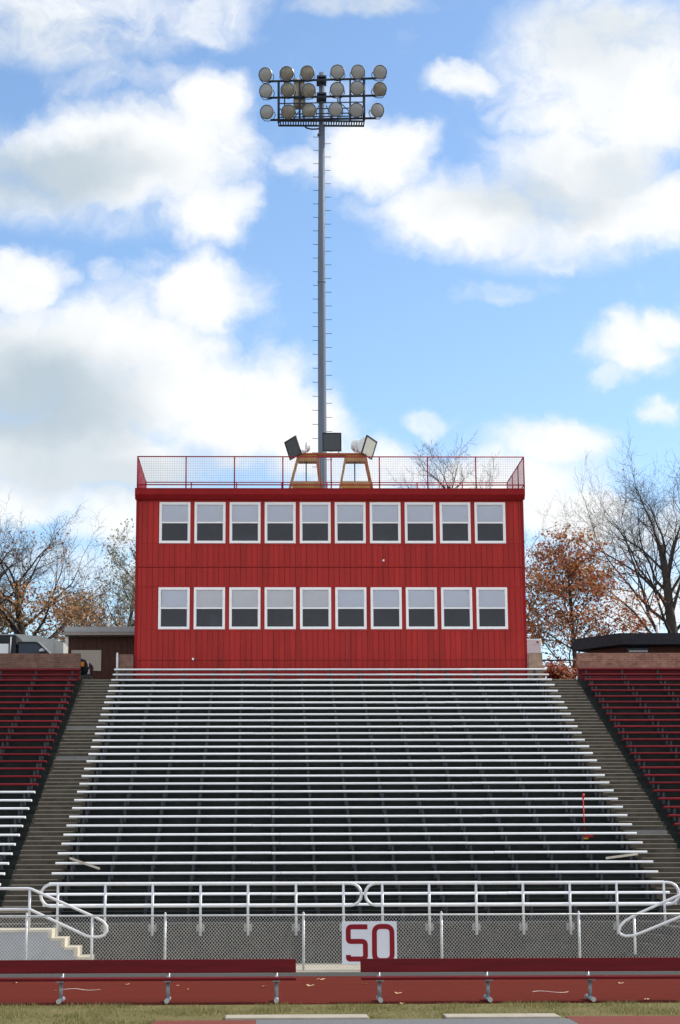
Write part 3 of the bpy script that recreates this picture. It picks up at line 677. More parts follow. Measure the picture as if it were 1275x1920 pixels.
def speaker(cx, cy, rot, tilt, rollv, label, facem, sz=.74):
    c = at(cx, cy, TY-.05)
    root = empty('horn_speaker', (c.x, TY-.02, tz+.014), label, 'loudspeaker', 'horn loudspeakers on the roof trestle')
    hz = c.z-tz-.014
    R = Matrix.Rotation(rollv, 4, 'Y') @ Matrix.Rotation(rot, 4, 'Z'); T = Matrix.Translation((0, 0, hz)) @ R
    h = sz/2
    def P(x, y, z): return T @ Vector((x, y, z))
    m = MB()   # flare, square mouth to round throat
    n = 32; rings = []
    for (y, r, sq) in ((-.30, h*.96, 1), (-.16, h*.93, .8), (0.0, h*.80, .35), (.12, h*.70, 0), (.34, h*.66, 0), (.42, h*.55, 0), (.46, h*.2, 0)):
        ring = []
        for j in range(n):
            t = 2*math.pi*(j+.5)/n; cx_, cz_ = math.cos(t), math.sin(t); k = 1/max(abs(cx_), abs(cz_))
            f = (1-sq)+sq*k; ring.append(P(r*f*cx_, y, r*f*cz_))
        rings.append(ring)
    for ra, rb in zip(rings[:-1], rings[1:]):
        for j in range(n): m.face([ra[j], ra[(j+1) % n], rb[(j+1) % n], rb[j]], 0, True)
    m.face(list(rings[-1]))
    m.build('drum', M['spk_body'], root)
    m = MB()
    for (x0, x1, z0, z1) in ((-h, h, h-.035, h), (-h, h, -h, -h+.035), (-h, -h+.035, -h+.035, h-.035), (h-.035, h, -h+.035, h-.035)):
        i = len(m.v); m.box(x0, x1, -.345, -.29, z0, z1); m.v[i:] = [tuple(T @ Vector(v)) for v in m.v[i:]]
    m.build('rim', M['spk_rim'], root)
    m = MB(); i = len(m.v); m.box(-h+.034, h-.034, -.325, -.305, -h+.034, h-.034); m.v[i:] = [tuple(T @ Vector(v)) for v in m.v[i:]]
    m.build('grille', facem, root)
    m = MB()
    for sx in (-1, 1):
        p = P(sx*(h*.78), .14, 0); m.bar((p.x, p.y, .0), (p.x, p.y, p.z+.08), .05, .02)
    p0, p1 = P(-h*.78, .14, 0), P(h*.78, .14, 0); m.bar((p0.x, p0.y, .012), (p1.x, p1.y, .012), .06, .022)
    m.build('bracket', M['spk_body'], root)
    return root
speaker(621.5, 832, .02, 0, 0, 'square black fronted horn speaker facing straight ahead on the trestle', M['spk_face'])
speaker(561, 838, -math.radians(54), 0, math.radians(-17), 'dark horn speaker turned to the left at the trestle end', M['spk_face'], .76)
speaker(680, 837, math.radians(54), 0, math.radians(17), 'sunlit horn speaker turned to the right with its grey drum showing', M['spk_face_lit'], .76)

# ------------------------------------------------------------------ floodlight mast
MY = 74.2
mb_ = at(604.5, 850, MY); mt_ = at(603.5, 137, MY)
fm = empty('floodlight_mast', (mb_.x, MY, TOPZ), 'tall grey floodlight mast with eighteen round lamps behind the red press box', 'floodlight mast')
MO = fm.location
m = MB(); m.tube([(mb_.x, MY, TOPZ), (mb_.x, MY, mb_.z), (mb_.x-.0, MY, (mb_.z+mt_.z)/2), (mt_.x, MY, mt_.z)], [.20, .185, .155, .128], 20)
for z in (at(0, 527, MY).z, at(0, 250, MY).z): m.tube([(mb_.x, MY, z-.04), (mb_.x, MY, z+.04)], .172 if z < 30 else .15, 20)
m.build('pole', M['mast'], fm, MO)
def cz(x, y): return at(460+x/4.25, 110+y/4.25, MY)
fr = MB(); FYo = MY-.38
def line(x0, y0, x1, y1, r, yy=FYo):
    a, b = cz(x0, y0), cz(x1, y1); fr.tube([(a.x, yy, a.z), (b.x, yy, b.z)], r, 6)
line(165, 211, 1060, 185, .05); line(170, 341, 1060, 322, .05); line(200, 517, 1040, 502, .05)
for x, y0, y1, r in ((265, 205, 540, .055), (312, 203, 430, .03), (432, 203, 520, .04), (752, 190, 400, .035), (832, 190, 520, .04), (942, 186, 520, .06), (735, 350, 520, .03), (465, 390, 520, .03)): line(x, y0, x, y1, r)
for y in (380, 426, 466, 490):
    line(268, y+6, 942, y-6, .026)
line(752, 378, 832, 455, .02); line(432, 440, 380, 510, .02); line(585, 400, 540, 500, .02); line(640, 400, 690, 500, .02)
for yy in (FYo,):
    for y in (185, 320):
        a = cz(606, y); fr.box(a.x-.21, a.x+.21, MY-.40, MY+.16, a.z-.14, a.z-.05); fr.box(a.x-.21, a.x+.21, MY-.40, MY+.16, a.z+.05, a.z+.13)
        fr.box(a.x-.21, a.x-.15, MY-.40, MY+.16, a.z-.049, a.z+.049); fr.box(a.x+.15, a.x+.21, MY-.40, MY+.16, a.z-.049, a.z+.049)
fr.build('lamp_frame', M['mast_dark'], fm, MO)
m = MB(); a, b = cz(262, 530), cz(948, 530)      # grated service platform
z0, z1 = cz(600, 560).z, cz(600, 515).z
z0 = z1-.07; m.box(a.x, b.x, MY-.35, MY-.30, z0, z1); m.box(a.x, b.x, MY+.17, MY+.22, z0, z1); m.box(a.x, a.x+.05, MY-.299, MY+.169, z0, z1); m.box(b.x-.05, b.x, MY-.299, MY+.169, z0, z1)
x = a.x+.08
while x < b.x-.05:
    if abs(x-mb_.x) > .2: m.box(x, x+.05, MY-.299, MY+.169, z0+.01, z0+.06)
    x += .11
m.build('platform', M['mast_dark'], fm, MO)
m = MB()
for (x0, y0, x1, y1) in ((385, 205, 472, 335), (382, 345, 478, 395)):
    a, b = cz(x0, y1), cz(x1, y0); m.box(a.x, b.x, MY-.30, MY+.1, a.z, b.z)
a = cz(405, 190); m.tube([(a.x, MY-.1, a.z-.1), (a.x, MY-.1, a.z+.12)], .10, 10); a = cz(455, 190); m.tube([(a.x, MY-.1, a.z-.1), (a.x, MY-.1, a.z+.12)], .10, 10)
m.build('ballast_box', M['ballast'], fm, MO)
m = MB(); pts = []
for (x, y) in ((470, 555), (490, 572), (530, 580), (575, 578), (590, 572)): p = cz(x, y); pts.append((p.x, MY-.25, p.z))
m.tube(pts, .035, 6); m.build('cable', M['mast_dark'], fm, MO)
lamps = [(165, 176, 1), (330, 167, 2), (492, 162, 2), (730, 155, 0), (890, 155, 0), (1062, 157, 1), (170, 305, 1), (338, 296, 2), (500, 301, 2), (727, 293, 0), (885, 282, 0), (1060, 291, 2),
         (176, 473, 1), (343, 470, 2), (507, 460, 2), (715, 452, 0), (878, 457, 0), (1040, 458, 0)]
def lamp_proto(lens):
    m = MB(); m.lathe([(.305, -.10), (.318, -.085), (.318, -.06), (.29, -.03), (.27, .05), (.22, .17), (.14, .27), (.10, .33), (.10, .50), (.06, .53), (0.001, .53)], 28)
    o = m.build('floodlight', M['lamp_body'])
    m = MB(); m.lathe([(.303, -.098), (.31, -.11), (.285, -.11), (.283, -.098)], 28); m.build('rim', M['mast_dark'], o)
    m = MB(); m.lathe([(.286, -.096), (.22, -.116), (.12, -.130), (0.001, -.134)], 28); m.build('lens', lens, o)
    m = MB(); m.tube([(-.30, .03, 0), (-.33, .06, -.15), (-.2, .1, -.33), (0, .12, -.36), (.2, .1, -.33), (.33, .06, -.15), (.30, .03, 0)], .018, 5); m.build('yoke', M['mast_dark'], o)
    return o
lpA, lpB = lamp_proto(M['lamp_lens']), lamp_proto(M['lamp_lens_b'])
for x, y, kd in lamps:
    p = cz(x, y); o = copy_tree(lpB if kd == 2 else lpA, fm); o.name = 'floodlight'
    o.location = Vector((p.x, MY-.62, p.z))-MO
    o.rotation_euler = (math.radians(16+RNG.uniform(-4, 4)), 0, math.radians((-22 if x < 250 else 18 if x > 1000 else (606-x)*-.012)+RNG.uniform(-5, 5)))
free(lpA); free(lpB)
m = MB(); m.tube([(0, 0, 0), (.25, 0, 0), (.265, 0, .03)], .012, 5); pg = m.build('step_peg', M['mast_dark'])
z = at(0, 875, MY).z; i = 0; zt = at(0, 246, MY).z
while z < zt:
    f_ = (z-mb_.z)/(mt_.z-mb_.z); r = .185+(.128-.185)*f_; x = mb_.x+(mt_.x-mb_.x)*f_
    o = copy_obj(pg, fm); o.name = 'step_peg'
    if i % 2: o.location = Vector((x+r-.03, MY-.02, z))-MO
    else: o.location = Vector((x-r+.03, MY-.02, z))-MO; o.rotation_euler = (0, 0, math.pi)
    z += .305; i += 1
free(pg)

# ------------------------------------------------------------------ guard rails on the front wall
GY = WALLY-.085
def arc(cx, cz_, r, a0, a1, n=8, Y=GY):
    return [(cx+r*math.cos(math.radians(a0+(a1-a0)*i/n)), Y, cz_+r*math.sin(math.radians(a0+(a1-a0)*i/n))) for i in range(n+1)]
def guard(x0, x1, posts, label):
    ztop, zbot = 1.945, 1.415; r = (ztop-zbot)/2; zc = (ztop+zbot)/2
    root = empty('guard_rail', ((x0+x1)/2, GY, .70), label, 'railing', 'silver guard rails on the front wall')
    m = MB()
    path = arc(x1-r, zc, r, -90, 90)+arc(x0+r, zc, r, 90, 270); path.append(path[0])
    m.tube(path, .038, 10, caps=False); m.build('rail', M['rail_al'], root, root.location)
    for x in posts:
        m = MB(); m.tube([(x, GY-.012, .70), (x, GY-.012, ztop)], .033, 8); m.build('post', M['rail_al'], root, root.location)
        m = MB(); m.box(x-.10, x+.10, WALLY-.056, WALLY-.031, .80, .975); m.tube([(x-.05, GY-.03, .86), (x+.05, GY-.03, .86)], .012, 6); m.build('base_plate', M['plate'], root, root.location)
px = lambda x: at(x, 1700, GY).x
guard(px(76), px(678), [px(v) for v in (108, 197, 286, 376, 465, 555, 644)], 'silver looped guard rail on the wall, left of the 50 sign')
guard(px(685), px(1274), [px(v) for v in (717, 805, 893, 981, 1069, 1157, 1246)], 'silver looped guard rail on the wall, right of the gap above the 50 sign')

# handrails of the short stairs
HY = 44.68
hl = empty('stair_handrail', (-5.70, HY, .9), 'silver pipe handrail sloping down with a rounded end over the cream steps', 'handrail', 'stair handrails')
m = MB()
path = [(-9.2, HY, 1.866), (-5.75, HY, 1.866), (-5.66, HY, 1.85), (-4.05, HY, 1.155)]+[(-3.92, HY, 1.08), (-3.84, HY, .97), (-3.83, HY, .86), (-3.90, HY, .765), (-4.02, HY, .725), (-4.21, HY, .722), (-4.33, HY, .755)]+[(-5.66, HY, 1.36), (-5.75, HY, 1.378), (-9.2, HY, 1.378)]
m.tube(path, .034, 10); m.build('rail', M['rail_al'], hl, hl.location)
for x, z0, z1 in ((-5.70, .90, 1.86), (-4.19, .03, 1.19), (-8.2, .90, 1.86)):
    m = MB(); m.tube([(x, HY+.01, z0), (x, HY+.01, z1)], .032, 8); m.build('post', M['rail_al'], hl, hl.location)
hr = empty('stair_handrail', (8.87, HY, 0), 'bluish pipe handrail with a rounded lower end rising to the right edge', 'handrail', 'stair handrails')
u0, u1 = at(1190, 1716, HY), at(1275, 1678, HY); l0, l1 = at(1200, 1750, HY), at(1275, 1719, HY)
ku = (u1.z-u0.z)/(u1.x-u0.x); kl = (l1.z-l0.z)/(l1.x-l0.x)
m = MB(); zt_ = u1.z+ku*.45
path = [(13, HY, zt_), (u1.x+.5, HY, zt_), (u1.x+.4, HY, zt_-.02), (u0.x, HY, u0.z)]
for (x, y) in ((1172, 1727), (1163, 1737), (1160, 1745), (1164, 1752), (1173, 1755), (1188, 1754)): p = at(x, y, HY); path.append((p.x, HY, p.z))
path += [(l0.x+.05, HY, l0.z+.02), (l1.x+.3, HY, l1.z+kl*.3), (l1.x+.42, HY, l1.z+kl*.34), (13, HY, l1.z+kl*.34)]
m.tube(path, .034, 10); m.build('rail', M['rail_al'], hr, hr.location)
for x, z0, z1 in ((8.87, .03, at(1193, 1718, HY).z), (10.55, .9, zt_)):
    m = MB(); m.tube([(x, HY+.01, z0), (x, HY+.01, z1)], .032, 8); m.build('post', M['rail_al'], hr, hr.location)

# ------------------------------------------------------------------ chain link fence
CY = 43.0; FX0, FX1 = -15.1, 16.9; FZ = 1.268
cf = empty('chain_link_fence', (.85, CY, 0), 'low galvanised chain link fence along the far side of the red track', 'fence')
m = MB(); m.tube([(FX0, CY, FZ), (FX1, CY, FZ)], .021, 8); m.build('top_rail', M['galv'], cf, cf.location)
x = .851-5*3.197
while x < FX1+.1:
    m = MB(); m.tube([(x, CY+.005, 0), (x, CY+.005, FZ+.04)], .030, 8); m.tube([(x, CY+.005, FZ+.04), (x, CY+.005, FZ+.075)], [.034, .008], 8)
    for zz in (FZ-.25, .62, .25): m.tube([(x, CY+.005, zz), (x, CY+.005, zz+.02)], .034, 8)
    m.build('post', M['galv'], cf, cf.location); x += 3.197
m = MB(); z0, z1 = .04, FZ-.005; H_ = z1-z0; sp = .076; sl = .88   # run per metre of height
n = int((FX1-FX0+H_)/sp)
for i in range(-int(H_/sp)-1, n):
    for sg in (1, -1):
        xa_ = FX0+i*sp; xb_ = xa_+H_*sl
        if sg < 0: xa_, xb_ = xb_, xa_
        if max(xa_, xb_) > FX1+.5 or min(xa_, xb_) < FX0-.5: continue
        m.tube([(xa_, CY-.024-.004*sg, z0), (xb_, CY-.024-.004*sg, z1)], .0025, 4, caps=False, smooth=True)
m.tube([(FX0, CY-.03, z0+.02), (FX1, CY-.03, z0+.02)], .003, 4)
m.build('wire_mesh', M['wire'], cf, cf.location)

# ------------------------------------------------------------------ the 50 sign
sg = empty('number_sign', (2.37, CY-.06, .158), 'white board with a red 50 hung on the chain link fence', 'sign')
m = MB(); m.box(1.736, 3.006, CY-.075, CY-.045, .158, 1.121); m.build('board', M['sign'], sg, sg.location, bevel=.004)
def ribbon(m, pts, wd, y0, y1):
    n = len(pts); Ls, Rs = [], []
    for i, p in enumerate(pts):
        a = pts[max(i-1, 0)]; b = pts[min(i+1, n-1)]
        d = Vector((b[0]-a[0], b[1]-a[1])).normalized(); nn = Vector((-d.y, d.x))
        d1 = (Vector(p)-Vector(a)); k = 1.0
        if 0 < i < n-1 and d1.length > 1e-6: k = 1/max(.6, abs(d1.normalized().dot(d)))
        Ls.append(Vector(p)+nn*wd/2*k); Rs.append(Vector(p)-nn*wd/2*k)
    for i in range(n-1): 
        q = [Ls[i], Ls[i+1], Rs[i+1], Rs[i]]
        i0 = len(m.v)
        m.v += [(v.x, y0, v.y) for v in q]+[(v.x, y1, v.y) for v in q]
        for f in ((0, 1, 2, 3), (7, 6, 5, 4), (0, 4, 5, 1), (2, 6, 7, 3)): m.f.append(tuple(i0+k for k in f)); m.m.append(0); m.sm.append(False)
def sp_(x, y):   # sign drawing, in the sign's own frame (0..1 across, 0..1 down)
    return (1.736+1.27*x, 1.121-.963*y)
def cpath(*pts):
    """polyline with rounded corners; pts as sign fractions"""
    P = [Vector(sp_(*p[:2])) for p in pts]; out = [tuple(P[0])]
    for i in range(1, len(P)-1):
        r = pts[i][2]*1.27 if len(pts[i]) > 2 else 0
        if r == 0: out.append(tuple(P[i])); continue
        a = (P[i-1]-P[i]).normalized(); b = (P[i+1]-P[i]).normalized()
        for t in range(7):
            u = t/6; out.append(tuple((1-u)**2*(P[i]+a*r)+2*u*(1-u)*P[i]+u*u*(P[i]+b*r)))
    out.append(tuple(P[-1])); return out
m = MB(); y0, y1 = CY-.079, CY-.0752; wd = .114
ribbon(m, cpath((.465, .125), (.115, .125, .07), (.115, .465, .05), (.425, .465, .07), (.425, .875, .07), (.115, .875, .03), (.115, .78)), wd, y0, y1)
m.build('digit', M['sign_red'], sg, sg.location)
m = MB()
pts = cpath((.75, .118), (.59, .118, .12), (.59, .915, .12), (.91, .915, .12), (.91, .118, .12), (.75, .118))
ribbon(m, pts, wd, y0, y1); m.build('digit', M['sign_red'], sg, sg.location)

# ------------------------------------------------------------------ team benches
def team_bench(x0, x1, legs, label):
    root = empty('team_bench', ((x0+x1)/2, 33.75, .012), label, 'bench', 'long red team benches beside the track'); O = root.location
    m = MB(); m.box(x0, x1, 33.52, 33.80, .405, .452); m.build('seat', M['bench_red'], root, O, bevel=.012)
    m = MB(); m.prism_x([(33.88, .520), (33.925, .517), (33.955, .757), (33.91, .760)], x0, x1); m.build('backrest', M['bench_red'], root, O, bevel=.010)
    for x in legs:
        m = MB(); m.tube([(x, 33.76, .06), (x, 33.76, .39)], .036, 10); m.tube([(x, 33.80, .36), (x, 33.95, .46), (x, 34.0, .74)], .034, 8)
        m.box(x-.07, x+.07, 33.55, 33.86, .385, .404); m.tube([(x, 33.42, .062), (x, 34.12, .062)], .042, 12)
        lg = m.build('leg', M['bench_leg'], root, O)
        m = MB()
        for yy in (33.40, 34.12): m.tube([(x, yy, .062), (x, yy+.016, .062)], .0435, 12)
        m.build('foot_cap', M['cap'], lg, O)
team_bench(-5.87, .532, (-5.62, -3.704, -1.782, .173), 'long dark red team bench whose right end stops before the gap')
team_bench(1.704, 8.1, (2.036, 3.999, 5.851, 7.77), 'long dark red team bench in front of the 50 sign')

# ------------------------------------------------------------------ brick walls and small things at the top
def wall(name, x0, x1, y0, y1, z0, z1, mt_, label, cap=None):
    m = MB(); m.box(x0, x1, y0, y1, z0, z1); root = m.build(name, mt_, None, ((x0+x1)/2, y0, z0)); tag(root, label, 'wall')
    if cap:
        m = MB(); m.box(x0, x1+.0, y0-.012, y0-.002, z0+.02, z0+cap); m.build('base_board', M['brown_strip'], root, ((x0+x1)/2, y0, z0))
wz = at(100, 1225, 67.85).z
wall('brick_wall', -42, LX-.04, 67.85, 68.09, TOPZ+.002, wz, M['brick'], 'long brown brick wall above the left block of red benches', .5)
wall('brick_wall', RX+.03, 46, 67.85, 68.09, TOPZ+.002, wz, M['brick_b'], 'long red brick wall above the right block of red benches', .5)
wall('brick_wall', at(217, 1230, 67.9).x, BX0-.05, 67.9, 68.12, TOPZ+.002, at(217, 1227, 67.9).z, M['brick'], 'short brown brick wall between the left aisle and the red press box')
wall('brick_wall', BX1+.05, at(1017, 1230, 67.9).x, 67.9, 68.12, TOPZ+.002, at(1017, 1224, 67.9).z, M['brick_tan'], 'short tan brick wall right of the red press box')
m = MB(); x = at(220, 1230, 67.8).x; m.tube([(x, 67.8, TOPZ), (x, 67.8, at(220, 1224, 67.8).z)], .04, 8)
tag(m.build('steel_post', M['galv'], None, (x, 67.8, TOPZ)), 'thin grey post before the short brick wall left of the press box', 'post')
m = MB(); a, b = at(1012, 1238, 68.6), at(1086, 1238, 68.6)
rr = empty('pipe_barrier', (a.x, 68.6, TOPZ), 'thin black pipe barrier across the top of the right aisle', 'barrier')
m.tube([(a.x, 68.6, a.z), (b.x, 68.6, a.z)], .03, 8); m.build('rail', M['spk_rim'], rr, rr.location)
for x in (a.x+.05, b.x-.05):
    m = MB(); m.tube([(x, 68.6, TOPZ), (x, 68.6, a.z)], .03, 8); m.build('post', M['spk_rim'], rr, rr.location)

# shed at the left
SY = 76.0
sh = empty('utility_shed', (-6.5, SY, TOPZ), 'brown board shed with a flat grey roof left of the press box', 'shed'); O = sh.location
zt, zb = at(122, 1175, SY-.6).z, at(122, 1193, SY-.6).z
xl = at(128, 1230, SY).x; xf = at(121, 1185, SY-.6).x
m = MB(); m.box(xl, -3, SY, SY+4, TOPZ, zb+.05)
x = xl+.1
while x < -3:
    m.box(x, x+.03, SY-.015, SY-.0005, TOPZ, zb); x += .26
m.build('wall', M['wood_brown'], sh, O)
m = MB(); m.box(xf, -2.8, SY-.6, SY+4.4, zb+.06, zt-.22, 1); m.box(xf, -2.8, SY-.62, SY+4.4, zt-.219, zt); m.build('roof', [M['fascia_grey'], M['soffit']], sh, O)
m = MB(); a, b = at(133, 1258, SY-.05), at(190, 1219, SY-.05); m.box(a.x, b.x, SY-.05, SY-.017, a.z, b.z); m.build('door', M['board'], sh, O)
m = MB(); a = at(122, 1225, SY); m.box(xl-.13, xl-.005, SY-.04, SY+.1, TOPZ, zb+.05); m.build('corner_post', M['white_box'], sh, O)

# black pickup truck
TKY0, TKY1 = 69.5, 71.4; TX1 = at(166, 1250, 69.6).x
tk = empty('pickup_truck', (TX1-2.8, 70.45, TOPZ), 'black pickup truck with a canopy parked behind the left brick wall', 'truck'); O = tk.location
G = TOPZ
roofz = at(60, 1202, TKY0).z-G; capz = at(20, 1190, TKY0).z-G
m = MB()
def X(d): return TX1-d
hood = .5*(at(160, 1236, TKY0).z-G)+.5*1.12
m.prism_y([(X(5.6), G+.45), (X(.12), G+.42), (X(0), G+.55), (X(.02), G+hood-.22), (X(.12), G+hood-.06), (X(.35), G+hood), (X(1.55), G+hood+.08), (X(5.6), G+hood+.06)], TKY0, TKY1)
m.build('body', M['car_black'], tk, O, bevel=.05)
m = MB(); m.prism_y([(X(2.74), G+hood+.05), (X(1.38), G+hood+.05), (X(1.95), G+roofz-.03), (X(2.12), G+roofz), (X(2.74), G+roofz)], TKY0+.12, TKY1-.12)
m.build('cab', M['car_black'], tk, O, bevel=.04)
m = MB(); m.face([(X(2.68), TKY0+.115, G+hood+.12), (X(1.58), TKY0+.115, G+hood+.12), (X(2.02), TKY0+.115, G+roofz-.1), (X(2.68), TKY0+.115, G+roofz-.1)])
m.build('side_window', M['car_glass'], tk, O)
m = MB(); m.face([(X(1.37), TKY0+.2, G+hood+.1), (X(1.37), TKY1-.2, G+hood+.1), (X(1.94), TKY1-.25, G+roofz-.03), (X(1.94), TKY0+.25, G+roofz-.03)]); m.build('windscreen', M['car_glass'], tk, O)
m = MB(); m.bar((X(1.36), TKY0+.13, G+hood+.1), (X(1.93), TKY0+.13, G+roofz-.02), .05, .03, up=(0, 1, 0)); m.build('pillar', M['galv'], tk, O)
m = MB(); m.box(X(5.6), X(2.78), TKY0+.03, TKY1-.03, G+hood+.07, G+capz); m.build('canopy', M['car_black'], tk, O, bevel=.05)
m = MB(); a, b = at(-60, 1225, TKY0), at(16, 1207, TKY0); m.box(X(5.3), b.x, TKY0+.015, TKY0+.029, G+hood+.14, b.z); m.build('canopy_window', M['white_box'], tk, O)  # opaque white stands for sky reflected in the pane
a = at(78, 1221, TKY0-.1); m = MB(); m.lathe([(.001, -.09), (.09, -.07), (.12, 0), (.09, .05), (.001, .06)], 12, Matrix.Translation((a.x, TKY0-.1, a.z))); m.build('mirror', M['chrome'], tk, O)
a, b = at(19, 1225, TKY0-.06), at(21, 1194, TKY0-.06); m = MB(); m.tube([(a.x, TKY0-.06, a.z), (b.x, TKY0-.06, b.z)], .03, 6); m.build('antenna', M['white_box'], tk, O)
m = MB(); m.box(X(.06), X(-.07), TKY0+.05, TKY1-.05, G+.42, G+.62); m.build('bumper', M['chrome'], tk, O, bevel=.03)
m = MB(); m.box(X(.1), X(-.02), TKY0+.45, TKY1-.45, G+.66, G+hood-.14)
for i in range(4): m.box(X(.0), X(-.035), TKY0+.42, TKY1-.42, G+.68+i*.07, G+.70+i*.07)
m.build('grille', M['chrome'], tk, O)
for yy in (TKY0+.03, TKY1-.33):
    m = MB(); m.box(X(.16), X(-.025), yy, yy+.34, G+.70, G+hood-.14); m.build('headlight', M['chrome'], tk, O, bevel=.02)
m = MB(); m.box(X(.42), X(.16), TKY0-.012, TKY0+.05, G+.74, G+hood-.16); m.build('side_lamp', M['amber'], tk, O)
for dx in (.95, 4.6):
    for yy in (TKY0-.02, TKY1-.24):
        m = MB(); m.lathe([(.2, 0), (.36, 0), (.39, .03), (.39, .23), (.36, .26), (.2, .26)], 24, Matrix.Translation((X(dx), yy, G+.39))); wl = m.build('wheel', M['tyre'], tk, O)
        m = MB(); m.lathe([(.001, .03), (.12, .02), (.2, .04)], 20, Matrix.Translation((X(dx), yy, G+.39))); m.build('rim', M['chrome'], wl, O)

# grey trailer behind the truck
GYt = 73.3
a, b, c_ = at(38, 1189, GYt), at(72, 1193, GYt), at(119, 1204, GYt)
gt = empty('cargo_trailer', (b.x, GYt, TOPZ), 'grey sided trailer with a sloping top between the truck and the shed', 'trailer'); O = gt.location
m = MB(); m.prism_y([(a.x-1.2, TOPZ+.6), (c_.x, TOPZ+.6), (c_.x, c_.z), (b.x, b.z), (a.x, a.z), (a.x-1.2, a.z)], GYt, GYt+1.8)
for xx in (at(100, 1210, GYt).x, at(66, 1210, GYt).x): m.box(xx-.03, xx+.03, GYt-.03, GYt-.001, TOPZ+.6, at(100, 1200, GYt).z)
m.build('body', M['grey_box'], gt, O)
m = MB()
for xx in (b.x-.7, b.x+.3):
    m.lathe([(.18, 0), (.32, 0), (.34, .2), (.18, .22)], 18, Matrix.Translation((xx, GYt+.05, TOPZ+.34)))
m.build('wheel', M['tyre'], gt, O)
m = MB(); m.bar((c_.x, GYt+.9, TOPZ+.65), (c_.x+.5, GYt+.9, TOPZ+.55), .1, .1); m.build('drawbar', M['bracket'], gt, O)

# white box trailer right of the press box
WY = 74.5
a, b = at(980, 1224, WY), at(1015, 1198, WY)
wt = empty('box_trailer', (a.x-.6, WY, TOPZ), 'white box trailer peeping out right of the red press box', 'trailer'); O = wt.location
m = MB(); m.box(b.x-3.6, b.x, WY, WY+2, TOPZ+.45, b.z); m.build('body', M['white_box'], wt, O, bevel=.03)
m = MB(); m.box(b.x-.35, b.x-.03, WY-.012, WY-.001, b.z-.22, b.z-.20); m.box(b.x-3.5, b.x-.02, WY-.014, WY-.001, TOPZ+1.2, TOPZ+1.24); m.build('trim', M['galv'], wt, O)
m = MB(); m.box(b.x-.20, b.x-.12, WY-.03, WY-.001, b.z-.16, b.z-.10); m.build('marker_lamp', M['sign_red'], wt, O)
for xx in (b.x-1.4, b.x-2.3):
    m = MB(); m.lathe([(.18, 0), (.34, 0), (.36, .2), (.18, .22)], 18, Matrix.Translation((xx, WY+.05, TOPZ+.36))); m.build('wheel', M['tyre'], wt, O)

# low building with a black roof at the right
A, B = at(1166, 1190, 74), at(1072, 1205, 76.3)
bz0 = at(1166, 1208, 74).z
bd = empty('low_building', (18, 76, TOPZ), 'low brown timber building with a heavy black roof behind the right brick wall', 'building'); O = bd.location
m = MB(); poly = [(A.x, 74), (34, 74), (34, 86), (B.x+9, 86), (B.x, 76.3)]
m.prism_z(poly, bz0, A.z); m.prism_z([(x_, y_+(.4 if y_ < 80 else -.4)) for x_, y_ in poly], A.z+.001, A.z+.12)
m.build('roof', M['roof_black'], bd, O)
m = MB(); wp = [(A.x+.35, 74.8), (33.5, 74.8), (33.5, 85.4), (B.x+9.3, 85.4), (B.x+.75, 76.4)]
m.prism_z(wp, TOPZ, bz0-.002)
x = A.x+.4
while x < 33:
    m.box(x, x+.04, 74.78, 74.799, TOPZ, bz0-.01); x += .3
m.build('wall', M['wood_brown'], bd, O)
a, b = at(1176, 1222, 74.75), at(1215, 1210, 74.75); m = MB(); m.box(a.x, b.x, 74.74, 74.775, a.z-.3, b.z); wn_ = m.build('window', M['car_glass'], bd, O)
m = MB(); a2 = at(1180, 1221, 74.7); b2 = at(1214, 1221, 74.7); m.box(a2.x, b2.x, 74.68, 74.739, a2.z-.03, a2.z+.03); m.build('sill', M['white_box'], wn_, O)
a = at(1233, 1191, 77); b = at(1233, 1176, 77); m = MB(); m.tube([(a.x, 77, A.z), (a.x, 77, b.z+.1)], .07, 10); m.build('vent_pipe', M['galv'], bd, O)

# ------------------------------------------------------------------ red broom, slats, leaves
k24 = 24
bx0 = at(1096, 1558, rowY(k24)+.28); bx1 = at(1093, 1488, rowY(k24)+.56); tz0 = rowZ(k24)-.45
bm = empty('long_handled_broom', (bx0.x, rowY(k24)+.27, tz0), 'red long-handled broom standing between silver benches near the right aisle', 'broom'); O = bm.location
m = MB(); m.tube([(bx0.x, rowY(k24)+.275, tz0+.10), (bx1.x, rowY(k24)+.56, bx1.z-.1)], .016, 8); m.build('handle', M['broom_red'], bm, O)
m = MB(); m.tube([(bx1.x, rowY(k24)+.56, bx1.z-.16), (bx1.x+.01, rowY(k24)+.565, bx1.z)], [.028, .038], 8); m.build('grip', M['broom_red'], bm, O)
m = MB(); m.box(bx0.x-.12, bx0.x+.24, rowY(k24)+.265, rowY(k24)+.305, tz0+.05, tz0+.13); m.build('head', M['broom_red'], bm, O, bevel=.01)
m = MB(); m.box(bx0.x-.11, bx0.x+.10, rowY(k24)+.267, rowY(k24)+.303, tz0+.002, tz0+.049); m.build('bristles', M['yellow'], bm, O)
def slat(x0, y0, x1, y1, Y, label):
    a, b = at(x0, y0, Y), at(x1, y1, Y); m = MB(); m.bar(a, b, .035, .06); c = (a+b)/2
    tag(m.build('loose_slat', M['slat'], None, c), label, 'slat', 'loose slats among the benches')
slat(131, 1609, 187, 1629, rowY(28)-.045, 'bleached slat lying askew across a low silver bench near the left aisle')
slat(1136, 1609, 1196, 1601, rowY(27)-.30, 'bleached slat propped under a low silver bench near the right aisle')
lv = [(29, 1844, .10), (104, 1858, .07), (240, 1847, .12), (333, 1848, .05), (495, 1851, .11), (580, 1849, .12), (602, 1837, .10), (682, 1845, .08), (745, 1863, .10), (751, 1884, .13), (1163, 1844, .09), (1213, 1874, .07), (1137, 1830, .06), (353, 1855, .05)]
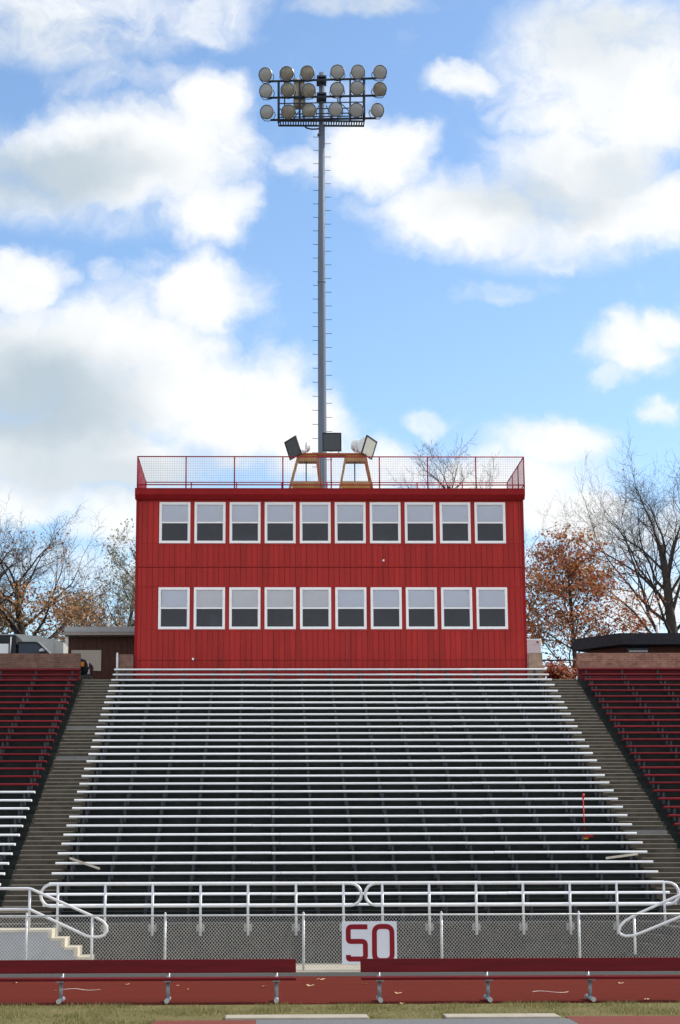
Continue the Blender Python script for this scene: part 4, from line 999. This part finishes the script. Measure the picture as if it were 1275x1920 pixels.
lr = random.Random(5)
for i, (x, y, s_) in enumerate(lv):
    p = gnd(x, y, .02); m = MB(); t = lr.uniform(0, 6.28)
    pts = [(-1, 0, .1), (-.5, .35, .35), (0, .22, .15), (.5, .4, .3), (1, 0, .25), (.5, -.32, .15), (0, -.2, .02), (-.5, -.4, .3)]
    q_ = [(a_*math.cos(t)*s_-b_*math.sin(t)*s_, a_*math.sin(t)*s_+b_*math.cos(t)*s_, c_2*s_) for a_, b_, c_2 in pts]
    for j in range(8): m.face([(0, 0, .012), q_[j], q_[(j+1) % 8]])
    o = m.build('fallen_leaf', M['dead_leaf']); o.location = (p.x, p.y, .016)
    tag(o, 'dry brown oak leaf fallen on the red running track', 'leaf', 'fallen leaves on the track')

# ------------------------------------------------------------------ trees
def grow_tree(base, height, seed, spread=1.0, trunk_r=.22, fork=.35, levels=5, limbs=9, dens=1.0, leaves=None, up=.25, lean=(0, 0), twig=.006, kids=(6, 5, 4, 4), leader=True, lk=.5, lr=.5, tl=.72):
    """returns (branches MB, leaves MB); leaves = function(point, level, rng) -> list of (count, size, spread)"""
    r = random.Random(seed); b = MB(); lf = MB()
    def leafcard(p, s):
        u = Vector((r.gauss(0, 1), r.gauss(0, 1), r.gauss(0, .7))).normalized(); v = u.orthogonal().normalized(); v = (Matrix.Rotation(r.uniform(0, 6.28), 3, u) @ v)
        wdt = s*r.uniform(.35, .6); ln = s*r.uniform(.7, 1.2)
        lf.face([p-v.cross(u)*wdt*.1, p+u*ln*.5+v*wdt, p+u*ln, p+u*ln*.5-v*wdt])
    def branch(p, d, L, rad, lvl):
        n = 5 if lvl <= 1 else 4 if lvl <= 3 else 3
        pts = [p.copy()]; rs = [rad]; dirs = []
        wig = .10 if lvl == 0 else .20 if lvl < 3 else .28
        for i in range(n):
            d = (d+Vector((r.gauss(0, wig), r.gauss(0, wig), r.gauss(0, wig*.7)))+Vector((0, 0, up*(.12 if lvl else .3)))).normalized()
            p = p+d*(L/n); pts.append(p.copy()); dirs.append(d.copy())
            rs.append(max(twig*.6, rad*(1-(i+1)/n*(.55 if lvl == 0 else .8))))
        sides = 9 if lvl == 0 else 6 if lvl == 1 else 4 if lvl == 2 else 3
        b.tube(pts, rs, sides, caps=False)
        if leaves:
            for (cnt, s, sp2) in leaves(pts, lvl, r) or ():
                for _ in range(cnt):
                    pp = pts[r.randrange(1, len(pts))]+Vector((r.gauss(0, sp2), r.gauss(0, sp2), r.gauss(0, sp2*.8))); leafcard(pp, s*r.uniform(.7, 1.3))
        if lvl >= levels-1: return
        nk = limbs if lvl == 0 else max(2, int(kids[min(lvl-1, len(kids)-1)]*dens+r.random()))
        for k in range(nk):
            t = (fork+(1-fork)*(k+r.random()*.7)/nk) if lvl == 0 else (.22+.75*(k+r.random())/nk)
            f_ = t*n; i = min(n-1, int(f_)); pp = pts[i].lerp(pts[i+1], f_-i); dd = dirs[i]
            ang = r.uniform(.65, 1.15)*(1.0 if lvl == 0 else .8); 
            if lvl == 0: ang *= (1.25-.65*t)
            az = k*2.4+r.uniform(-.5, .5) if lvl == 0 else r.uniform(0, 6.28)
            o_ = dd.orthogonal().normalized(); o_ = Matrix.Rotation(az, 3, dd) @ o_
            nd = (dd*math.cos(ang)+o_*math.sin(ang)).normalized()
            if lvl == 0 and nd.z < .1: nd.z = .1; nd.normalize()
            kl_ = (spread*(1.05-.55*(t-fork)/(1-fork)) if lvl == 0 else r.uniform(.42, .72)*(1.1-.45*t))
            cr = max(twig, (rs[i])*(lr if lvl == 0 else .5))
            branch(pp, nd, (height*lk*kl_ if lvl == 0 else L*kl_), cr, lvl+1)
        if leader and lvl > 0: branch(pts[-1], dirs[-1], L*.5, rs[-1], lvl+1)
    branch(Vector((0, 0, 0)), Vector((lean[0], lean[1], 1)).normalized(), height*tl, trunk_r, 0)
    return b, lf
def tree(name, base, height, seed, label, bark, leafm=None, group='trees behind the stand', **k):
    root = empty(name, base, label, 'tree', group)
    b, lf = grow_tree(base, height, seed, **k)
    b.build('trunk', bark, root)
    if leafm and lf.f: lf.build('crown', leafm, root)
    return root
def pos(x, Y): p = at(x, 1230, Y); return (p.x, Y, TOPZ-.1)
def band(z0, z1, prob, cnt, s, sp_v, lv=3):
    def f(pts, lvl, r):
        if lvl < lv: return None
        z = pts[-1].z
        k = prob if z0 <= z <= z1+r.gauss(0, .25) else prob*.006
        return [(cnt, s, sp_v)] if r.random() < k else None
    return f
tree('oak_tree', pos(57, 84), 9.8, 11, 'bare topped oak with brown leaves on its low branches behind the truck', M['bark_dark'], M['leaf_brown'], spread=1.0, trunk_r=.27, fork=.40, limbs=14, leaves=band(1.3, 5.4, .80, 13, .12, .24), up=.42, kids=(6, 5, 4, 3), tl=.66, lr=.44)
tree('oak_tree', pos(-52, 82), 9.4, 23, 'bare tree at the left edge of the photo with a few brown leaves', M['bark_dark'], M['leaf_brown'], spread=.8, trunk_r=.22, limbs=12, fork=.4, leaves=band(1.0, 5.2, .70, 12, .12, .24), up=.5, kids=(6, 5, 4, 3))
tree('pine_tree', pos(222, 92), 11.8, 31, 'thin pale green tree just left of the red press box', M['bark'], M['leaf_pale'], spread=.5, trunk_r=.13, fork=.2, limbs=20, leaves=band(1.5, 20, .20, 6, .10, .16), up=.75)
tree('pine_tree', pos(20, 98), 9.6, 37, 'dark green pine standing behind the oak at the left edge', M['bark_dark'], M['leaf_green'], spread=.5, trunk_r=.17, fork=.2, limbs=18, leaves=band(1, 20, .28, 6, .12, .2), up=.2)
tree('mixed_tree', pos(150, 96), 8.0, 41, 'low tree with sparse brown leaves showing above the shed roof', M['bark'], M['leaf_brown'], spread=.8, trunk_r=.13, fork=.2, limbs=13, leaves=band(.5, 20, .36, 8, .11, .22), up=.2)
tree('bare_tree', pos(884, 92), 17.3, 53, 'bare tree whose twigs rise above the press box roof railing', M['bark_dark'], None, spread=.5, trunk_r=.22, fork=.35, limbs=15, up=.7, lr=.4, kids=(7, 5, 5, 4))
tree('oak_tree', pos(948, 88), 11.6, 59, 'sparse tree reaching out from behind the right edge of the press box', M['bark_dark'], M['leaf_brown'], spread=.85, trunk_r=.2, limbs=14, leaves=band(4.0, 8.0, .32, 6, .12, .2), up=.45, lr=.4)
tree('rust_oak_tree', pos(1068, 80), 8.0, 67, 'rust leaved oak between the press box and the black roofed building', M['bark_dark'], M['leaf_rust'], spread=.92, trunk_r=.13, fork=.16, limbs=17, leaves=lambda p, l, r: [(9, .115, .15)] if l >= 2 and r.random() < max(.13, .66-.066*p[-1].z) else None, up=.16, lr=.4)
tree('bare_tree', pos(1274, 85), 12.6, 73, 'big bare tree at the right edge behind the black roofed building', M['bark_dark'], M['leaf_rust'], spread=1.05, trunk_r=.34, fork=.26, limbs=18, leaves=band(2.5, 5.0, .015, 5, .12, .2), up=.4, kids=(8, 5, 4, 4), lr=.34, tl=.66)
def shrub(name, base, w_, h_, n, mt_, label, seed):
    r = random.Random(seed); root = empty(name, base, label, 'shrub'); b = MB(); lf = MB()
    for i in range(26):
        a = r.uniform(0, 6.28); d = Vector((math.cos(a)*r.uniform(.1, .9)*w_, math.sin(a)*r.uniform(.1, .9)*w_*.7, r.uniform(.5, 1.05)*h_))
        pts = [Vector((0, 0, 0)), d*.5+Vector((r.gauss(0, .05), r.gauss(0, .05), .1)), d]; b.tube(pts, [.018, .011, .004], 4, caps=False)
        for _ in range(n):
            t = r.uniform(.3, 1.05); p = d*t+Vector((r.gauss(0, .11), r.gauss(0, .11), r.gauss(0, .1)))
            u = Vector((r.gauss(0, 1), r.gauss(0, 1), r.gauss(0, .7))).normalized(); v = u.orthogonal().normalized(); s = r.uniform(.08, .16)
            lf.face([p, p+u*s*.5+v*s*.4, p+u*s, p+u*s*.5-v*s*.4])
    b.build('stems', M['bark_dark'], root); lf.build('foliage', mt_, root)
shrub('rust_shrub', pos(1050, 71), .95, 1.15, 70, M['leaf_red'], 'rust red shrub behind the pipe barrier at the top of the right aisle', 5)
shrub('green_shrub', pos(990, 78), 1.0, 2.7, 60, M['leaf_green'], 'green shrub behind the white box trailer', 8)
